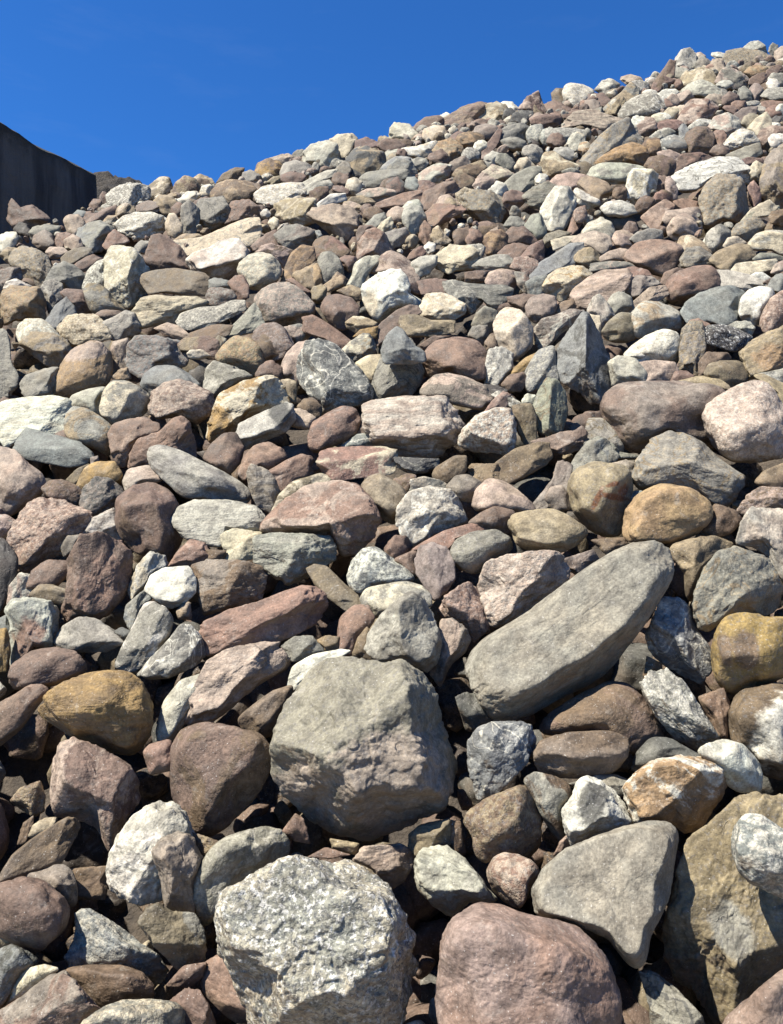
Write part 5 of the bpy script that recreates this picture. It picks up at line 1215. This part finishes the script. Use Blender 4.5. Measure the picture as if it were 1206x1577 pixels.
# stones between and around the traced ones
free = ~cov
for rr, tries in ((1.0, 3000), (.7, 6000), (.48, 12000), (.34, 16000), (.24, 16000)):
    for _ in range(tries):
        px, py = rng.uniform(GX0 + 30, GX0 + GW * CS - 30), rng.uniform(60, GY0 + GH * CS - 30)
        Y = float(depth(px, py)); R = rr * .068 * F / Y * rng.uniform(.85, 1.15)
        n = max(int(R * .72 / CS), 0)
        i, j = int((px - GX0) / CS), int((py - GY0) / CS)
        if i - n < 0 or j - n < 0 or i + n + 1 > GW or j + n + 1 > GH: continue
        if not free[j - n:j + n + 1, i - n:i + n + 1].all(): continue
        m = int(R * .9 / CS); free[max(j - m, 0):j + m + 1, max(i - m, 0):i + m + 1] = False
        inframe = 0 < px < 1206 and 420 < py < 1577
        if inframe and rr < .3 and py < 500: continue
        if inframe and py > 650 and rr > .4: continue
        if inframe and py > 880 and rng.random() < .6: continue
        back = .085 * min(1, 1.6 / Y + .2) * (1.0 if inframe else .15)
        if inframe and py > 800: back += .06
        scatter(pos(px, py, Y) - NRM * back, R * Y / F * .9, R > 13)
# the crest: small stones packed under those on the skyline
for px in np.arange(150, 1400, 4.0):
    r0 = float(sky_row(px)) + rng.uniform(16, 44); Yc = float(depth(px, r0))
    scatter(pos(px, r0, Yc + .12), rng.uniform(9, 13) * Yc / F, False)
# stones lying deeper, seen only down the gaps
x0 = y0 = 0
for Yb, sp, rad in ((np.arange(-.3, 1.9, .085), .085, .062), (np.arange(1.9, 9.0, .12), .12, .085)):
    for yy in Yb:
        for xx in np.arange(-.62 * max(yy, 0) - 1.2, .62 * max(yy, 0) + 1.6, sp):
            x, y = xx + rng.uniform(-.3, .3) * sp, yy + rng.uniform(-.3, .3) * sp
            z = slope_z(x, y)
            if y > .3:
                px, py = CX + F * x / y, CY - F * (z - CAMH) / y
                if py < sky_row(px) + 18: continue
                if x < -2.19 - .5 * (5.5 - y) + .12: continue
            fr = y > .3 and -60 < px < 1290 and py < 1640
            if not fr:
                scatter(np.array([x, y, z]) - NRM * rng.uniform(.02, .10), rad * rng.uniform(.75, 1.2), False); continue
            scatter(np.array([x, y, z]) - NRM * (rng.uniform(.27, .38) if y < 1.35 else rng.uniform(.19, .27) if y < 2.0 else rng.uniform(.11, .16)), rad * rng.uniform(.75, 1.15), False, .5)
for yy in np.arange(.2, 1.9, .07):
    for xx in np.arange(-.6 * yy - .2, .6 * yy + .2, .07):
        x, y = xx + rng.uniform(-.02, .02), yy + rng.uniform(-.02, .02)
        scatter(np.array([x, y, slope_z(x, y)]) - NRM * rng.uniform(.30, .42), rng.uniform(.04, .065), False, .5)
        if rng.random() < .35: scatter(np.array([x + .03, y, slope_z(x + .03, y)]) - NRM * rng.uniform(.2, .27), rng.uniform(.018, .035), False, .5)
# the back of the heap, beyond the crest
for px in np.arange(150, 1420, 16):
    r0 = float(sky_row(px)) + 20; Yc = float(depth(px, r0)); c = pos(px, r0, Yc)
    for k in range(1, 14):
        d = .13 * k
        q = c + np.array([(px - CX) / F * d, d, -.12 * d - .22 * d * d]) + rng.normal(0, .03, 3) - np.array([0, 0, .09])
        scatter(q, .09 * rng.uniform(.7, 1.1), False)
v = np.concatenate(BV); f = np.concatenate(BF)
bulk = mesh_object('small_stones', v, f, [MAT[k] for k in ORDER], dict(tint=np.concatenate(B1), tint_b=np.concatenate(B2), rock_co=np.concatenate(BR), patch=np.zeros(len(v))), np.concatenate(BM))
bulk['kind'] = 'stuff'; bulk['label'] = 'countless smaller mixed stones filling the heap between the larger ones'; bulk['category'] = 'stones'
del BV, BF, BM, B1, B2, BR

# ---------------------------------------------------------------- ground, body of the heap
def simple(name, c1, c2, scale, bump=.5, rough=.95, dist=.01):
    m = bpy.data.materials.new(name); m.use_nodes = True; t = m.node_tree; P = t.nodes['Principled BSDF']
    g = nn(t, 'ShaderNodeTexCoord').outputs['Object']
    a = noise(t, g, scale, 6, .65); b_ = noise(t, g, scale * 7, 4, .65)
    col = mix(t, rmp(t, a, .35, .65), (*c1, 1), (*c2, 1)); col = mix(t, 1.0, col, mix(t, rmp(t, b_, .3, .7), (.7, .7, .7, 1), (1.2, 1.2, 1.2, 1)), 'MULTIPLY')
    t.links.new(col, P.inputs['Base Color']); P.inputs['Roughness'].default_value = rough
    bu = nn(t, 'ShaderNodeBump'); bu.inputs['Strength'].default_value = bump; bu.inputs['Distance'].default_value = dist
    t.links.new(mth(t, 'ADD', a, b_), bu.inputs['Height']); t.links.new(bu.outputs[0], P.inputs['Normal']); return m
gm = simple('yard_gravel', (.16, .14, .12), (.22, .2, .17), 3)
gv = np.array([(-600, -600, 0), (600, -600, 0), (600, 1200, 0), (-600, 1200, 0)], float)
g = mesh_object('ground', gv, np.array([[0, 1, 2, 3]]), [gm], {}, smooth=False); g['kind'] = 'structure'
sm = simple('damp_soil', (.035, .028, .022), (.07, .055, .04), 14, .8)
NX, NYY = 120, 110
U, Q = np.meshgrid(np.linspace(-1, 1, NX), np.linspace(-.4, 12, NYY))
X = U * (.75 * np.maximum(Q, 0) + 2.0); Yg = Q
OFF = np.interp(Yg, [1.2, 1.6, 2.6], [.46, .34, .14])
Z = slope_z(X, Yg) - OFF
# crest and back slope
pxg = CX + F * X / np.maximum(Yg, .3); rowc = sky_row(pxg) + 14
Yc = depth(pxg, rowc); Zc = slope_z(X * Yc / np.maximum(Yg, .3), Yc) - .13
dd = np.maximum(Yg - Yc, 0); Z = np.where(dd > 0, np.minimum(Zc + (slope_z(X, Yg) - OFF - Zc) * 0 - .12 * dd - .16 * dd * dd, Z), Z)
Z = np.maximum(Z, -.05)
vv = np.stack([X, Yg, Z], -1).reshape(-1, 3); vv[:, 2] += .012 * fbm(vv * 8, 3)
idx = np.arange(NX * NYY).reshape(NYY, NX)
ff = np.stack([idx[:-1, :-1], idx[:-1, 1:], idx[1:, 1:], idx[1:, :-1]], -1).reshape(-1, 4)
h = mesh_object('slope', vv, ff, [sm], {}); h['kind'] = 'structure'

# ---------------------------------------------------------------- the concrete wall of the bay, and the mound behind its end
cm = bpy.data.materials.new('old_concrete'); cm.use_nodes = True; t = cm.node_tree; P = t.nodes['Principled BSDF']
g0 = nn(t, 'ShaderNodeTexCoord').outputs['Object']
mp = nn(t, 'ShaderNodeMapping'); mp.inputs['Scale'].default_value = (1, 1, .07); t.links.new(g0, mp.inputs['Vector'])
st = noise(t, mp.outputs[0], 7, 5, .6); bl = noise(t, g0, 3, 5, .6); fn = noise(t, g0, 60, 4, .7)
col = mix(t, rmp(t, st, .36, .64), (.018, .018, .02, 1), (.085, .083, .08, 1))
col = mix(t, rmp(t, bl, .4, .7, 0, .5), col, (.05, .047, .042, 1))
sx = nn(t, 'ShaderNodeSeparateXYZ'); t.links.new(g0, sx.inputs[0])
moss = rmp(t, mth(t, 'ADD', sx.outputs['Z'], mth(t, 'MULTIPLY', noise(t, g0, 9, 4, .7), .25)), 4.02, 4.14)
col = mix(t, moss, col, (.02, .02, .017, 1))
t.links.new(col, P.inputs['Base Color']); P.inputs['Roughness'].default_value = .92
bu = nn(t, 'ShaderNodeBump'); bu.inputs['Strength'].default_value = .6; bu.inputs['Distance'].default_value = .02
t.links.new(mth(t, 'ADD', fn, bl), bu.inputs['Height']); t.links.new(bu.outputs[0], P.inputs['Normal'])

def sheet_box(L, T, H, nl, nt, nh):
    """closed box as quad grids, welded by position"""
    V, Fc, key = [], [], {}
    def vid(a, b, c):
        k = (round(a, 5), round(b, 5), round(c, 5))
        if k not in key: key[k] = len(V); V.append((a, b, c))
        return key[k]
    def face(fn, n1, n2):
        for i in range(n1):
            for j in range(n2):
                Fc.append([vid(*fn(i / n1, j / n2)), vid(*fn((i + 1) / n1, j / n2)), vid(*fn((i + 1) / n1, (j + 1) / n2)), vid(*fn(i / n1, (j + 1) / n2))])
    face(lambda a, b: (a * L, 0, b * H), nl, nh); face(lambda a, b: ((1 - a) * L, T, b * H), nl, nh)
    face(lambda a, b: (a * L, b * T, H), nl, nt); face(lambda a, b: (L, a * T, b * H), nt, nh); face(lambda a, b: (0, (1 - a) * T, b * H), nt, nh)
    return np.array(V, float), np.array(Fc)
WV, WF = sheet_box(6.0, .6, 1.0, 130, 12, 60)
# local x runs from the far end towards the camera side; height is filled in below
A = np.array([-2.19, 5.5]); dirn = np.array([-.45, -.893]); dirn /= np.linalg.norm(dirn); side = np.array([dirn[1], -dirn[0]])
side = side if side[0] < 0 else -side
topz = 2.545 + CAMH
z = WV[:, 2].copy(); x = WV[:, 0]; y = WV[:, 1]
hgt = topz + .022 * x + .022 * fbm(np.stack([x * 4, y * 4, 0 * x], 1), 4)
# worn rounded arris
hz = z * hgt; e = np.minimum(y, .6 - y); hz = np.where(z > .999, hz - .05 * np.exp(-e / .04), hz)
w = np.stack([A[0] + dirn[0] * x + side[0] * y, A[1] + dirn[1] * x + side[1] * y, hz], 1)
nse = .012 * fbm(w * 5, 4); w[:, 0] += nse * np.where(y < .01, 1, 0); w[:, 1] -= nse * .5 * np.where(y < .01, 1, 0)
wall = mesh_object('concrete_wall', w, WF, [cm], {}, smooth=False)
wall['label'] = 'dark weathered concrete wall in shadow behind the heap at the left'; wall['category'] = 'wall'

# the craggy end behind the wall
mm = simple('mossy_earth', (.012, .010, .008), (.045, .036, .025), 9, .9, .95, .03)
d, f5 = ICO[5]
R = 1 + .05 * vnoise(d * 2.2 + 5) + .03 * vnoise(d * 6 + 9) + .03 * vnoise(d * 14 + 2) + .015 * vnoise(d * 30)
s_ = np.sign(d) * np.abs(d) ** .8
v = s_ * R[:, None] * np.array([.62, .6, 1.1])
mound = mesh_object('earth_mound', v, f5, [mm], {})
mound.location = pos(170.0, 273.0, np.float64(7.0)) - np.array([0, 0, 1.16])
mound['label'] = 'dark mossy earth bank on the skyline between the wall and the heap'; mound['category'] = 'earth bank'
